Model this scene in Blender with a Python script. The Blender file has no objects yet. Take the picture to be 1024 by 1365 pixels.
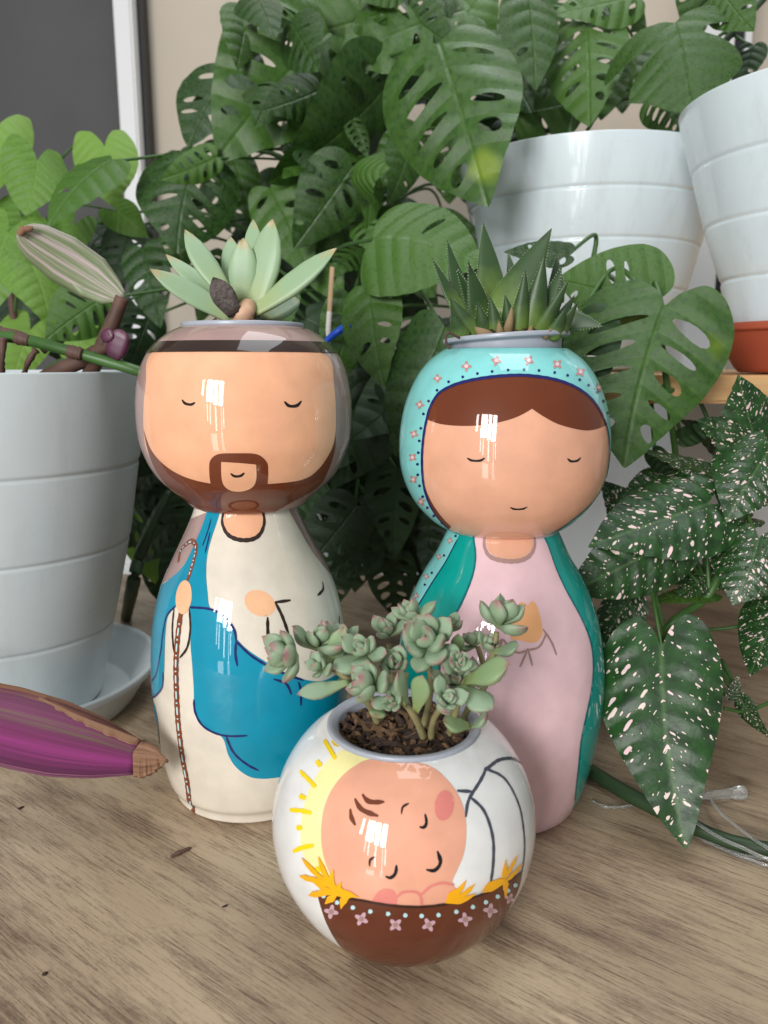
import bpy, bmesh, math, random
import numpy as np
from mathutils import Vector, Matrix
from mathutils.geometry import delaunay_2d_cdt

random.seed(7)
PI = math.pi
SC = bpy.context.scene
COL = SC.collection
R = math.radians

# ------------------------------------------------------------------ camera
F, PIT, H = 1025.0, R(11), 0.24
cam = bpy.data.cameras.new('camera')
cam.sensor_fit = 'HORIZONTAL'; cam.sensor_width = 36.0; cam.lens = 36.0 * F / 1024
cam.clip_start = 0.01; cam.clip_end = 50
cam.dof.use_dof = True; cam.dof.focus_distance = 0.37; cam.dof.aperture_fstop = 16
co = bpy.data.objects.new('camera', cam); COL.objects.link(co)
co.location = (0, 0, H); co.rotation_euler = (PI / 2 - PIT, 0, 0)
SC.camera = co

# ------------------------------------------------------------------ light
SC.world = bpy.data.worlds.new('World'); SC.world.use_nodes = True
bg = SC.world.node_tree.nodes['Background']
bg.inputs[0].default_value = (0.93, 0.97, 1.0, 1); bg.inputs[1].default_value = 0.27

def area(name, loc, aim, sx, sy, power, colour):
    l = bpy.data.lights.new(name, 'AREA'); l.shape = 'RECTANGLE'; l.size = sx; l.size_y = sy
    l.energy = power; l.color = colour
    o = bpy.data.objects.new(name, l); COL.objects.link(o); o.location = loc
    o.rotation_euler = (Vector(aim) - Vector(loc)).to_track_quat('-Z', 'Y').to_euler()
    return o
# the room's window behind the camera: three panes side by side
AIM = Vector((0.0, 0.42, 0.20)); KW = 1.7      # KW: how far off the window is
WC = AIM + (Vector((-0.52, -0.66, 0.52)) - AIM) * KW
zw = lambda z: AIM.z + (z - AIM.z) * KW
side = (AIM - WC).cross(Vector((0, 0, 1))).normalized()
for off, w, top, bot, e in ((-0.20, 0.05, 0.72, 0.46, 0.7), (-0.04, 0.14, 0.72, 0.36, 3.7), (0.09, 0.08, 0.72, 0.32, 2.5), (0.20, 0.09, 0.72, 0.30, 2.9)):
    c = WC + side * off * KW; c.z = zw((top + bot) / 2)
    area('window_light', c, c + (AIM - WC) * Vector((1, 1, 0.4)), w * KW, (top - bot) * KW, e * KW ** 2 * 1.36, (1.0, 0.99, 0.97))
# strips of daylight between the curtain folds below
for off, w, top, bot, e in ((-0.09, 0.018, 0.34, 0.14, 0.20), (-0.03, 0.022, 0.34, 0.10, 0.26), (0.09, 0.03, 0.30, 0.02, 0.45), (0.20, 0.014, 0.28, -0.04, 0.2), (0.245, 0.02, 0.28, 0.05, 0.26)):
    c = WC + side * off * KW; c.z = zw((top + bot) / 2)
    area('curtain_gap_light', c, c + (AIM - WC) * Vector((1, 1, 0.0)), w * KW, (top - bot) * KW, e * KW ** 2 * 0.8, (0.95, 0.98, 1.0))
# the lower glass of the balcony door
for off, w, e in ((0.02, 0.13, 1.3), (0.20, 0.05, 0.4)):
    c = WC + side * off * KW; c.z = zw(-0.30)
    area('door_glass_light', c, c + (AIM - WC) * Vector((1, 1, -0.6)), w * KW, 0.56 * KW, e * KW ** 2, (1.0, 0.99, 0.97))
# overhead fill lamp added to brighten the foliage and give it sheen
area('overhead_fill_light', (0.25, 0.72, 2.1), (0.12, 0.72, 0.25), 1.8, 0.8, 20.0, (0.93, 0.97, 1.0))

SC.view_settings.view_transform = 'Standard'; SC.view_settings.look = 'None'
SC.view_settings.exposure = 0.08; SC.view_settings.gamma = 1.0
SC.cycles.max_bounces = 8; SC.cycles.transparent_max_bounces = 8

# ------------------------------------------------------------------ pixel helpers
def ray(px, py):
    u = (px - 512) / F; v = -(py - 682.5) / F
    return np.array([u, math.cos(PIT) + v * math.sin(PIT), -math.sin(PIT) + v * math.cos(PIT)])
def P(px, py, Y):
    d = ray(px, py); t = Y / d[1]
    return Vector((d[0] * t, Y, H + d[2] * t))
def T(px, py, z=0.0):
    d = ray(px, py); t = (z - H) / d[2]
    return Vector((d[0] * t, d[1] * t, z))
def mm_per_px(Y): return Y * math.cos(PIT) / F

def lin(r, g, b):
    f = lambda c: (c / 255 / 12.92) if c / 255 <= 0.04045 else ((c / 255 + 0.055) / 1.055) ** 2.4
    return (f(r), f(g), f(b), 1)

# ------------------------------------------------------------------ objects
def tag(o, label=None, cat=None, group=None, kind=None):
    if label: o['label'] = label
    if cat: o['category'] = cat
    if group: o['group'] = group
    if kind: o['kind'] = kind
    return o
def thing(name, loc, label, cat, group=None):
    o = bpy.data.objects.new(name, None); COL.objects.link(o); o.location = loc
    o.empty_display_size = 0.02
    return tag(o, label, cat, group)
def attach(o, parent):
    if parent is not None:
        o.parent = parent
        o.matrix_parent_inverse = Matrix.Translation(-Vector(parent.location)) if parent.type == 'EMPTY' else parent_inv(parent)
    return o
def parent_inv(p): return p.matrix_basis.inverted()
def add(name, me, mat, parent=None, smooth=True):
    o = bpy.data.objects.new(name, me); COL.objects.link(o)
    if mat and not me.materials: me.materials.append(mat)
    if smooth:
        me.shade_smooth()
        if name in ('pot_body', 'saucer', 'tape', 'bulb') and name != 'pot_body': me.set_sharp_from_angle(angle=R(38))
    return attach(o, parent)
def mesh(name, vs, fs):
    me = bpy.data.meshes.new(name); me.from_pydata([tuple(v) for v in vs], [], [tuple(f) for f in fs]); me.update()
    return me

# ------------------------------------------------------------------ materials
def newmat(name):
    m = bpy.data.materials.new(name); m.use_nodes = True
    nt = m.node_tree; b = nt.nodes['Principled BSDF']
    return m, nt, b
def node(nt, typ, **kw):
    n = nt.nodes.new(typ)
    for k, v in kw.items():
        if k.startswith('i_'): n.inputs[k[2:].replace('_', ' ')].default_value = v
        else: setattr(n, k, v)
    return n
def math_n(nt, op, a, b=None, c=None, clamp=False):
    n = nt.nodes.new('ShaderNodeMath'); n.operation = op; n.use_clamp = clamp
    for i, x in enumerate((a, b, c)):
        if x is None: continue
        if isinstance(x, (int, float)): n.inputs[i].default_value = x
        else: nt.links.new(x, n.inputs[i])
    return n.outputs[0]
def ramp(nt, fac, stops, interp='LINEAR'):
    n = nt.nodes.new('ShaderNodeValToRGB'); n.color_ramp.interpolation = interp
    e = n.color_ramp.elements
    while len(e) < len(stops): e.new(0.5)
    for k, (p, c) in enumerate(stops):
        e[k].position = p; e[k].color = c if len(c) == 4 else (*c, 1)
    nt.links.new(fac, n.inputs[0]); return n.outputs[0]
def mixc(nt, fac, a, b, typ='MIX'):
    n = nt.nodes.new('ShaderNodeMix'); n.data_type = 'RGBA'; n.blend_type = typ
    for i, x in ((0, fac), (6, a), (7, b)):
        if isinstance(x, (int, float, tuple)): n.inputs[i].default_value = x
        else: nt.links.new(x, n.inputs[i])
    return n.outputs[2]
def noise(nt, vec, scale, detail=3, rough=0.5):
    n = node(nt, 'ShaderNodeTexNoise'); n.inputs['Scale'].default_value = scale
    n.inputs['Detail'].default_value = detail; n.inputs['Roughness'].default_value = rough
    if vec is not None: nt.links.new(vec, n.inputs['Vector'])
    return n.outputs[0]
def coords(nt, which='Object'):
    return nt.nodes.new('ShaderNodeTexCoord').outputs[which]
def bump(nt, h, strength, dist, b):
    n = nt.nodes.new('ShaderNodeBump'); n.inputs['Strength'].default_value = strength
    n.inputs['Distance'].default_value = dist; nt.links.new(h, n.inputs['Height'])
    nt.links.new(n.outputs[0], b.inputs['Normal'])

PAINT = {}
def paint(r, g, b, name):
    """hand-laid acrylic under clear varnish"""
    if name in PAINT: return PAINT[name]
    m, nt, B = newmat('paint_' + name)
    c = lin(r, g, b); co_ = coords(nt)
    n = noise(nt, co_, 70, 4)
    dark = tuple(x * 0.90 for x in c[:3]) + (1,); lite = tuple(min(1, x * 1.04) for x in c[:3]) + (1,)
    nt.links.new(ramp(nt, n, [(0.3, dark), (0.7, lite)]), B.inputs['Base Color'])
    B.inputs['Roughness'].default_value = 0.5; B.inputs['Specular IOR Level'].default_value = 0.12
    B.inputs['Coat Weight'].default_value = 1.0; B.inputs['Coat Roughness'].default_value = 0.035
    B.inputs['Coat IOR'].default_value = 1.47
    nn = noise(nt, co_, 45, 2)
    bm_ = nt.nodes.new('ShaderNodeBump'); bm_.inputs['Strength'].default_value = 0.12; bm_.inputs['Distance'].default_value = 0.0008
    nt.links.new(nn, bm_.inputs['Height']); nt.links.new(bm_.outputs[0], B.inputs['Coat Normal'])
    PAINT[name] = m
    return m
SKIN = paint(240, 178, 140, 'skin'); MAUVE = paint(168, 138, 132, 'mauve'); BAND = paint(50, 34, 28, 'band')
BEARD = paint(112, 54, 30, 'beard'); CREAM = paint(226, 216, 200, 'cream'); TEALB = paint(0, 142, 172, 'blue')
NAVY = paint(22, 32, 100, 'navy'); BLACK = paint(24, 20, 20, 'black'); AQUA = paint(132, 208, 206, 'aqua')
HAIR = paint(106, 50, 24, 'hair'); PINK = paint(232, 196, 202, 'pink'); GREEN = paint(0, 156, 146, 'green')
WSKIN = paint(226, 168, 138, 'wskin'); ROSE = paint(188, 138, 130, 'rose'); WHITE = paint(232, 232, 230, 'white')
TAUPE = paint(170, 136, 130, 'taupe'); YELLOW = paint(246, 212, 10, 'yellow'); HALO = paint(243, 233, 165, 'halo')
GOLD = paint(246, 176, 16, 'gold'); BASKET = paint(98, 46, 26, 'basket'); DKBR = paint(54, 28, 20, 'darkbrown')
CHEEK = paint(222, 132, 122, 'cheek'); GREY = paint(74, 78, 90, 'grey'); PALEB = paint(190, 226, 228, 'paleblue')
LILAC = paint(206, 168, 180, 'lilac'); STAFF = paint(128, 66, 40, 'staff'); PEACH = paint(242, 188, 146, 'peach')
BSKIN = paint(230, 166, 138, 'bskin'); DGREEN = paint(0, 108, 112, 'deepgreen'); ORANGE = paint(238, 176, 122, 'hands')

def plastic(name, c, rough=0.3, tint=0.03, scale=30, coat=0.0):
    m, nt, B = newmat(name)
    n = noise(nt, coords(nt), scale, 4)
    a = tuple(x * (1 - tint) for x in c[:3]) + (1,); b = tuple(min(1, x * (1 + tint)) for x in c[:3]) + (1,)
    nt.links.new(ramp(nt, n, [(0.3, a), (0.7, b)]), B.inputs['Base Color'])
    nt.links.new(math_n(nt, 'MULTIPLY_ADD', n, 0.15, rough - 0.05), B.inputs['Roughness'])
    B.inputs['Coat Weight'].default_value = coat
    if 'pot' in name:
        q = node(nt, 'ShaderNodeMapping'); nt.links.new(coords(nt), q.inputs[0]); q.inputs['Scale'].default_value = (60, 60, 9)
        st_ = node(nt, 'ShaderNodeMapRange'); nt.links.new(noise(nt, q.outputs[0], 1, 5, 0.65), st_.inputs[0]); st_.inputs[1].default_value = 0.52; st_.inputs[2].default_value = 0.80
        sp_ = node(nt, 'ShaderNodeMapRange'); nt.links.new(noise(nt, coords(nt), 170, 3, 0.6), sp_.inputs[0]); sp_.inputs[1].default_value = 0.66; sp_.inputs[2].default_value = 0.74
        k_ = math_n(nt, 'ADD', math_n(nt, 'MULTIPLY', st_.outputs[0], 0.22), math_n(nt, 'MULTIPLY', sp_.outputs[0], 0.14), clamp=True)
        old = B.inputs['Base Color'].links[0].from_socket
        nt.links.new(mixc(nt, k_, old, lin(160, 156, 146)), B.inputs['Base Color'])
    return m
M_RIM = plastic('liner_plastic', lin(164, 169, 180), 0.3)
M_POT = plastic('white_pot_plastic', lin(220, 232, 237), 0.18, 0.03, 14, 0.4)
M_POTL = plastic('old_white_pot_plastic', lin(198, 206, 208), 0.36, 0.05, 12)
M_TERRA = plastic('terracotta_plastic', lin(176, 84, 60), 0.5, 0.08, 20)
M_WALL = plastic('beige_plaster', lin(196, 184, 168), 0.9, 0.05, 6)
M_LOW = plastic('white_panel', lin(214, 216, 216), 0.7, 0.03, 8)
M_FRAME = plastic('white_window_metal', lin(222, 222, 222), 0.4, 0.02, 8)
M_BLACKM = plastic('black_seal', lin(26, 26, 28), 0.5)
M_BLUE = plastic('blue_tie_plastic', lin(20, 80, 200), 0.35)
M_TAPE = plastic('white_tape', lin(215, 210, 200), 0.6)

def m_dark_screen():
    m, nt, B = newmat('dark_insect_screen'); c = coords(nt)
    n = noise(nt, c, 5, 3); f = noise(nt, c, 900, 1)
    v = math_n(nt, 'ADD', math_n(nt, 'MULTIPLY', n, 0.5), math_n(nt, 'MULTIPLY', f, 0.5))
    nt.links.new(ramp(nt, v, [(0.3, lin(64, 63, 64)), (0.7, lin(86, 84, 84))]), B.inputs['Base Color'])
    B.inputs['Roughness'].default_value = 0.7
    return m
M_SCREEN = m_dark_screen()

def m_table():
    m, nt, B = newmat('woodgrain_laminate')
    mp = node(nt, 'ShaderNodeMapping'); nt.links.new(coords(nt), mp.inputs['Vector'])
    mp.inputs['Rotation'].default_value = (0, 0, -R(143.5))
    rot = mp.outputs[0]
    def stretched(sx, sy, detail, rough=0.55, scale=1.0, off=0):
        q = node(nt, 'ShaderNodeMapping'); nt.links.new(rot, q.inputs['Vector'])
        q.inputs['Scale'].default_value = (sx, sy, 1); q.inputs['Location'].default_value = (off, off * 2.3, off)
        return noise(nt, q.outputs[0], scale, detail, rough)
    fine = stretched(60, 1350, 5, 0.66)            # short dark flecks along the grain
    fine2 = stretched(24, 700, 5, 0.65, 1, 3.1)
    broad = stretched(12, 52, 6, 0.66, 1, 7.7)      # darker bands
    warm = stretched(4, 20, 3, 0.5, 1, 12.4)
    speck = stretched(420, 1100, 3, 0.7, 1, 5.0)
    base = ramp(nt, warm, [(0.3, lin(164, 142, 116)), (0.5, lin(182, 160, 132)), (0.72, lin(198, 177, 147))])
    brown = ramp(nt, warm, [(0.3, lin(82, 62, 50)), (0.7, lin(110, 84, 66))])
    k = math_n(nt, 'ADD', math_n(nt, 'MULTIPLY', fine, 1.6), math_n(nt, 'MULTIPLY', fine2, 1.2))
    k = math_n(nt, 'ADD', k, math_n(nt, 'MULTIPLY', broad, 1.0))
    k = math_n(nt, 'ADD', k, math_n(nt, 'MULTIPLY', speck, 0.6))
    fac = node(nt, 'ShaderNodeMapRange'); fac.clamp = True
    nt.links.new(k, fac.inputs[0]); fac.inputs[1].default_value = 2.10; fac.inputs[2].default_value = 2.56
    soft = node(nt, 'ShaderNodeMapRange'); nt.links.new(broad, soft.inputs[0]); soft.inputs[1].default_value = 0.45; soft.inputs[2].default_value = 0.75
    c1 = mixc(nt, math_n(nt, 'MULTIPLY', soft.outputs[0], 0.5), base, brown)
    c2 = mixc(nt, math_n(nt, 'MULTIPLY', fac.outputs[0], 0.82), c1, brown)
    # a dried water mark
    vr = node(nt, 'ShaderNodeVectorMath', operation='DISTANCE'); nt.links.new(coords(nt), vr.inputs[0]); vr.inputs[1].default_value = (-0.085, 0.262, 0)
    wob = math_n(nt, 'ADD', vr.outputs['Value'], math_n(nt, 'MULTIPLY', noise(nt, coords(nt), 45, 2), 0.03))
    edge = math_n(nt, 'SUBTRACT', 1.0, math_n(nt, 'MULTIPLY', math_n(nt, 'ABSOLUTE', math_n(nt, 'SUBTRACT', wob, 0.046)), 700), clamp=True)
    c3 = mixc(nt, math_n(nt, 'MULTIPLY', edge, 0.13), c2, lin(120, 84, 58))
    nt.links.new(c3, B.inputs['Base Color'])
    nt.links.new(math_n(nt, 'MULTIPLY_ADD', fac.outputs[0], 0.15, 0.42), B.inputs['Roughness'])
    bump(nt, math_n(nt, 'MULTIPLY', fac.outputs[0], -1), 0.25, 0.0006, B)
    return m
M_TABLE = m_table()

def m_pine():
    m, nt, B = newmat('pine_board'); q = node(nt, 'ShaderNodeMapping'); nt.links.new(coords(nt), q.inputs[0])
    q.inputs['Scale'].default_value = (6, 60, 60)
    n = noise(nt, q.outputs[0], 2, 4)
    nt.links.new(ramp(nt, n, [(0.3, lin(190, 142, 92)), (0.7, lin(222, 182, 130))]), B.inputs['Base Color'])
    B.inputs['Roughness'].default_value = 0.55
    return m
M_PINE = m_pine()

def leaf_nodes(nt, nveins, slope):
    uv = node(nt, 'ShaderNodeSeparateXYZ'); nt.links.new(coords(nt, 'UV'), uv.inputs[0])
    x = math_n(nt, 'ABSOLUTE', math_n(nt, 'SUBTRACT', uv.outputs[0], 0.5)); y = uv.outputs[1]
    ph = math_n(nt, 'MULTIPLY', math_n(nt, 'SUBTRACT', y, math_n(nt, 'MULTIPLY', math_n(nt, 'POWER', x, 1.15), slope)), nveins)
    fr = math_n(nt, 'ABSOLUTE', math_n(nt, 'SUBTRACT', math_n(nt, 'FRACT', ph), 0.5))      # 0.5 on a vein
    vein = math_n(nt, 'MULTIPLY', math_n(nt, 'SUBTRACT', fr, 0.40), 10.0, clamp=True)
    mid = math_n(nt, 'SUBTRACT', 1.0, math_n(nt, 'MULTIPLY', x, 55.0), clamp=True)
    return x, y, fr, vein, mid

def m_leaf(name, dark, lite, veinc, nveins=6, slope=0.45, vein_amt=0.16, rough=0.27, bumpd=0.0022, transl=0.12, yellow=None):
    m, nt, B = newmat(name)
    x, y, fr, vein, mid = leaf_nodes(nt, nveins, slope)
    oi = node(nt, 'ShaderNodeObjectInfo')
    c = coords(nt)
    n = noise(nt, c, 28, 4); n2 = noise(nt, c, 240, 2)
    t = math_n(nt, 'ADD', math_n(nt, 'MULTIPLY', n, 0.7), math_n(nt, 'MULTIPLY', oi.outputs['Random'], 0.6))
    t = math_n(nt, 'ADD', t, math_n(nt, 'MULTIPLY', math_n(nt, 'SUBTRACT', n2, 0.5), 0.3))
    col = ramp(nt, t, [(0.25, dark), (0.85, lite)])
    col = mixc(nt, math_n(nt, 'MULTIPLY', math_n(nt, 'MAXIMUM', math_n(nt, 'MULTIPLY', vein, 0.5), mid), vein_amt), col, veinc)
    if yellow:
        dv = node(nt, 'ShaderNodeVectorMath', operation='DISTANCE'); nt.links.new(coords(nt, 'UV'), dv.inputs[0]); dv.inputs[1].default_value = (yellow[0], yellow[1], 0)
        dd = math_n(nt, 'ADD', dv.outputs['Value'], math_n(nt, 'MULTIPLY', math_n(nt, 'SUBTRACT', noise(nt, c, 7, 6), 0.5), 0.34))
        ymask = math_n(nt, 'MULTIPLY', math_n(nt, 'MULTIPLY', math_n(nt, 'SUBTRACT', yellow[2], dd), 9.0, clamp=True), 0.8)
        col = mixc(nt, ymask, col, lin(132, 156, 42))
    nt.links.new(col, B.inputs['Base Color'])
    nt.links.new(math_n(nt, 'MULTIPLY_ADD', n, 0.25, rough - 0.1), B.inputs['Roughness'])
    B.inputs['Specular IOR Level'].default_value = 0.5
    h = math_n(nt, 'SUBTRACT', math_n(nt, 'MULTIPLY', math_n(nt, 'SMOOTH_MIN', math_n(nt, 'SUBTRACT', 0.5, fr), 0.35, 0.2), 2.0), math_n(nt, 'MULTIPLY', mid, 0.5))
    h = math_n(nt, 'ADD', h, math_n(nt, 'MULTIPLY', n2, 0.22))
    bump(nt, h, 0.6, bumpd, B)
    out = nt.nodes['Material Output']
    tr = node(nt, 'ShaderNodeBsdfTranslucent'); nt.links.new(col, tr.inputs[0])
    mx = node(nt, 'ShaderNodeMixShader'); mx.inputs[0].default_value = transl
    nt.links.new(B.outputs[0], mx.inputs[1]); nt.links.new(tr.outputs[0], mx.inputs[2]); nt.links.new(mx.outputs[0], out.inputs[0])
    return m
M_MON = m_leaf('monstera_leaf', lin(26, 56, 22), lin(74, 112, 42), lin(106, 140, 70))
M_MONY = m_leaf('yellowing_monstera_leaf', lin(26, 56, 22), lin(74, 112, 42), lin(106, 140, 70), yellow=(0.43, 0.80, 0.11))
M_MONY2 = m_leaf('yellow_patched_monstera_leaf', lin(26, 56, 22), lin(74, 112, 42), lin(106, 140, 70), yellow=(0.12, 0.16, 0.08))
M_MOND = m_leaf('dark_monstera_leaf', lin(18, 40, 18), lin(40, 70, 30), lin(76, 104, 54), rough=0.38)  # darker copy of the monstera green; carries the shade among inner leaves
M_SYN = m_leaf('arrowhead_leaf', lin(86, 130, 44), lin(132, 174, 74), lin(160, 200, 104), 6, 0.7, 0.3, 0.42, 0.001, 0.3)

def m_spotted():
    m, nt, B = newmat('pink_spotted_leaf')
    x, y, fr, vein, mid = leaf_nodes(nt, 7, 0.55)
    c = coords(nt)
    n = noise(nt, c, 12, 4)
    col = ramp(nt, n, [(0.3, lin(16, 44, 14)), (0.75, lin(36, 80, 26))])
    col = mixc(nt, math_n(nt, 'MULTIPLY', mid, 0.35), col, lin(96, 130, 70))
    # spots lie along the lateral veins: skew the leaf coordinates by the vein angle
    uv = node(nt, 'ShaderNodeSeparateXYZ'); nt.links.new(coords(nt, 'UV'), uv.inputs[0])
    xx = math_n(nt, 'SUBTRACT', uv.outputs[0], 0.5)
    yy = math_n(nt, 'SUBTRACT', y, math_n(nt, 'MULTIPLY', x, 0.75))
    cmb = node(nt, 'ShaderNodeCombineXYZ'); oi = node(nt, 'ShaderNodeObjectInfo')
    wob = noise(nt, c, 13, 3)
    nt.links.new(math_n(nt, 'ADD', math_n(nt, 'MULTIPLY', xx, 13.0), math_n(nt, 'MULTIPLY', wob, 0.9)), cmb.inputs[0])
    nt.links.new(math_n(nt, 'ADD', math_n(nt, 'MULTIPLY', yy, 17.0), math_n(nt, 'MULTIPLY', wob, 0.9)), cmb.inputs[1])
    nt.links.new(math_n(nt, 'MULTIPLY', oi.outputs['Random'], 40), cmb.inputs[2])
    def spots(scale, lo, size):
        v = node(nt, 'ShaderNodeTexVoronoi'); v.inputs['Scale'].default_value = scale; v.inputs['Randomness'].default_value = 1.0
        nt.links.new(cmb.outputs[0], v.inputs['Vector'])
        sc_ = node(nt, 'ShaderNodeSeparateXYZ'); nt.links.new(v.outputs['Color'], sc_.inputs[0])
        rad = math_n(nt, 'MULTIPLY', math_n(nt, 'SUBTRACT', sc_.outputs[0], lo), size)
        return math_n(nt, 'MULTIPLY', math_n(nt, 'SUBTRACT', rad, v.outputs['Distance']), 30.0, clamp=True)
    s = math_n(nt, 'MAXIMUM', math_n(nt, 'MAXIMUM', spots(1.0, 0.38, 0.62), spots(1.7, 0.34, 0.52)), spots(2.9, 0.48, 0.60))
    pink = ramp(nt, noise(nt, c, 6, 1), [(0.35, lin(222, 204, 190)), (0.65, lin(232, 196, 200))])
    col = mixc(nt, s, col, pink)
    nt.links.new(col, B.inputs['Base Color']); B.inputs['Roughness'].default_value = 0.46
    h = math_n(nt, 'ADD', math_n(nt, 'SUBTRACT', 0.5, fr), math_n(nt, 'MULTIPLY', noise(nt, c, 26, 2), 0.8))
    bump(nt, h, 0.6, 0.0006, B)
    return m
M_SPOT = m_spotted()

def m_succ(name, base, mid_c, tip, edge_amt=0.8, rough=0.5, mott=0.5):
    m, nt, B = newmat(name)
    uv = node(nt, 'ShaderNodeSeparateXYZ'); nt.links.new(coords(nt, 'UV'), uv.inputs[0])
    n = noise(nt, coords(nt), 220, 4); oi = node(nt, 'ShaderNodeObjectInfo')
    t = math_n(nt, 'ADD', uv.outputs[1], math_n(nt, 'MULTIPLY', math_n(nt, 'SUBTRACT', n, 0.5), mott * 0.5))
    t = math_n(nt, 'ADD', t, math_n(nt, 'MULTIPLY', math_n(nt, 'SUBTRACT', oi.outputs['Random'], 0.5), 0.12))
    col = ramp(nt, t, [(0.0, base), (0.45, mid_c), (0.84, mid_c), (0.99, tip)])
    # edges blush: uv.x near 0.25 / 0.75 are the leaf's margins
    e = math_n(nt, 'ABSOLUTE', math_n(nt, 'SUBTRACT', math_n(nt, 'ABSOLUTE', math_n(nt, 'SUBTRACT', uv.outputs[0], 0.5)), 0.25))
    e = math_n(nt, 'SUBTRACT', 1.0, math_n(nt, 'MULTIPLY', e, 22.0), clamp=True)
    col = mixc(nt, math_n(nt, 'MULTIPLY', e, edge_amt * 0.6), col, tip)
    nt.links.new(col, B.inputs['Base Color']); B.inputs['Roughness'].default_value = rough
    B.inputs['Subsurface Weight'].default_value = 0.12; B.inputs['Subsurface Radius'].default_value = (0.004, 0.006, 0.002); B.inputs['Subsurface Scale'].default_value = 0.4
    bump(nt, n, 0.2, 0.0004, B)
    return m
M_PACHY = m_succ('pale_fleshy_leaf', lin(160, 172, 118), lin(146, 172, 136), lin(174, 160, 118), 0.15, 0.45, 1.1)
M_GRAPTO = m_succ('blue_green_pink_tipped_leaf', lin(132, 152, 102), lin(136, 158, 128), lin(158, 108, 112), 0.35, 0.55, 0.9)
M_GRAPT2 = m_succ('green_older_leaf', lin(126, 142, 84), lin(130, 154, 110), lin(150, 118, 104), 0.5, 0.5, 0.9)
M_HAW = m_succ('haworthia_leaf', lin(106, 132, 58), lin(52, 78, 42), lin(42, 58, 40), 0.2, 0.42, 0.6)
M_HAWD = m_succ('dark_haworthia_leaf', lin(70, 92, 48), lin(52, 74, 48), lin(70, 72, 52), 0.2, 0.5, 0.8)
M_DEAD = m_succ('withered_leaf', lin(70, 58, 52), lin(92, 82, 78), lin(66, 58, 58), 0.2, 0.65, 1.5)
nt_ = M_DEAD.node_tree; bn_ = [n for n in nt_.nodes if n.type == 'BUMP'][0]; bn_.inputs['Strength'].default_value = 1.0; bn_.inputs['Distance'].default_value = 0.003
M_DRY = m_succ('dry_tan_leaf', lin(112, 90, 62), lin(146, 122, 90), lin(130, 102, 76), 0.2, 0.8, 1.0)
M_TEETH = plastic('leaf_teeth', lin(150, 168, 128), 0.6)
M_STUB = plastic('pink_stem', lin(206, 164, 134), 0.5, 0.2, 120)
M_SSTEM = plastic('succulent_stem', lin(136, 128, 88), 0.6, 0.25, 160)
M_STEM = plastic('green_stem', lin(62, 98, 44), 0.4, 0.2, 60)
M_DSTEM = plastic('dark_stem', lin(44, 66, 38), 0.5, 0.25, 60)
M_BSTEM = plastic('brown_stem', lin(92, 66, 56), 0.6, 0.3, 90)
M_STICK = plastic('bamboo', lin(176, 146, 112), 0.6, 0.15, 60)
M_SOIL = plastic('bark_soil', lin(58, 42, 32), 0.95, 0.5, 260)
M_BARK = plastic('bark_chip', lin(96, 72, 50), 0.9, 0.5, 180)
M_BARK2 = plastic('dark_bark_chip', lin(52, 38, 30), 0.9, 0.5, 180)

def m_stripe(name, cols, scale, rough=0.4):
    """lengthwise stripes across a strap leaf (uv.x runs across it)"""
    m, nt, B = newmat(name)
    q = node(nt, 'ShaderNodeMapping'); nt.links.new(coords(nt, 'UV'), q.inputs[0]); q.inputs['Scale'].default_value = (scale, 0.45, 1)
    n = noise(nt, q.outputs[0], 1.0, 3, 0.6)
    nt.links.new(ramp(nt, n, cols), B.inputs['Base Color']); B.inputs['Roughness'].default_value = rough
    q2 = node(nt, 'ShaderNodeMapping'); nt.links.new(coords(nt, 'UV'), q2.inputs[0]); q2.inputs['Scale'].default_value = (scale * 5, 0.8, 1)
    bump(nt, noise(nt, q2.outputs[0], 1, 3), 0.35, 0.0008, B)
    return m
M_STRIPE = m_stripe('striped_leaf', [(0.30, lin(108, 124, 86)), (0.47, lin(128, 138, 104)), (0.55, lin(178, 164, 158)), (0.63, lin(196, 178, 174)), (0.70, lin(140, 120, 116))], 8)
def m_purple():
    m, nt, B = newmat('purple_leaf')
    uv = node(nt, 'ShaderNodeSeparateXYZ'); nt.links.new(coords(nt, 'UV'), uv.inputs[0])
    q = node(nt, 'ShaderNodeMapping'); nt.links.new(coords(nt, 'UV'), q.inputs[0]); q.inputs['Scale'].default_value = (26, 0.9, 1)
    n = noise(nt, q.outputs[0], 1.0, 3, 0.6)
    f = math_n(nt, 'ADD', uv.outputs[0], math_n(nt, 'MULTIPLY', math_n(nt, 'SUBTRACT', n, 0.5), 0.42))
    nt.links.new(ramp(nt, f, [(0.03, lin(120, 84, 62)), (0.09, lin(84, 36, 62)), (0.27, lin(108, 48, 84)), (0.31, lin(98, 76, 62)), (0.35, lin(96, 42, 72)), (0.50, lin(114, 48, 92)), (0.63, lin(140, 54, 116)), (0.76, lin(108, 44, 88)), (0.93, lin(84, 36, 68)), (0.99, lin(140, 92, 116))]), B.inputs['Base Color'])
    B.inputs['Roughness'].default_value = 0.55; B.inputs['Specular IOR Level'].default_value = 0.25
    bump(nt, n, 0.2, 0.0004, B)
    return m
M_PURPLE = m_purple()
M_CRISP = m_stripe('dried_leaf_edge', [(0.3, lin(96, 66, 48)), (0.5, lin(134, 98, 74)), (0.7, lin(160, 124, 98))], 9, 0.75)
def m_clear():
    m, nt, B = newmat('clear_plastic')
    B.inputs['Base Color'].default_value = (0.93, 0.95, 0.94, 1); B.inputs['Roughness'].default_value = 0.12
    B.inputs['Transmission Weight'].default_value = 0.9; B.inputs['IOR'].default_value = 1.45
    return m
M_CLEAR = m_clear()

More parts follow.
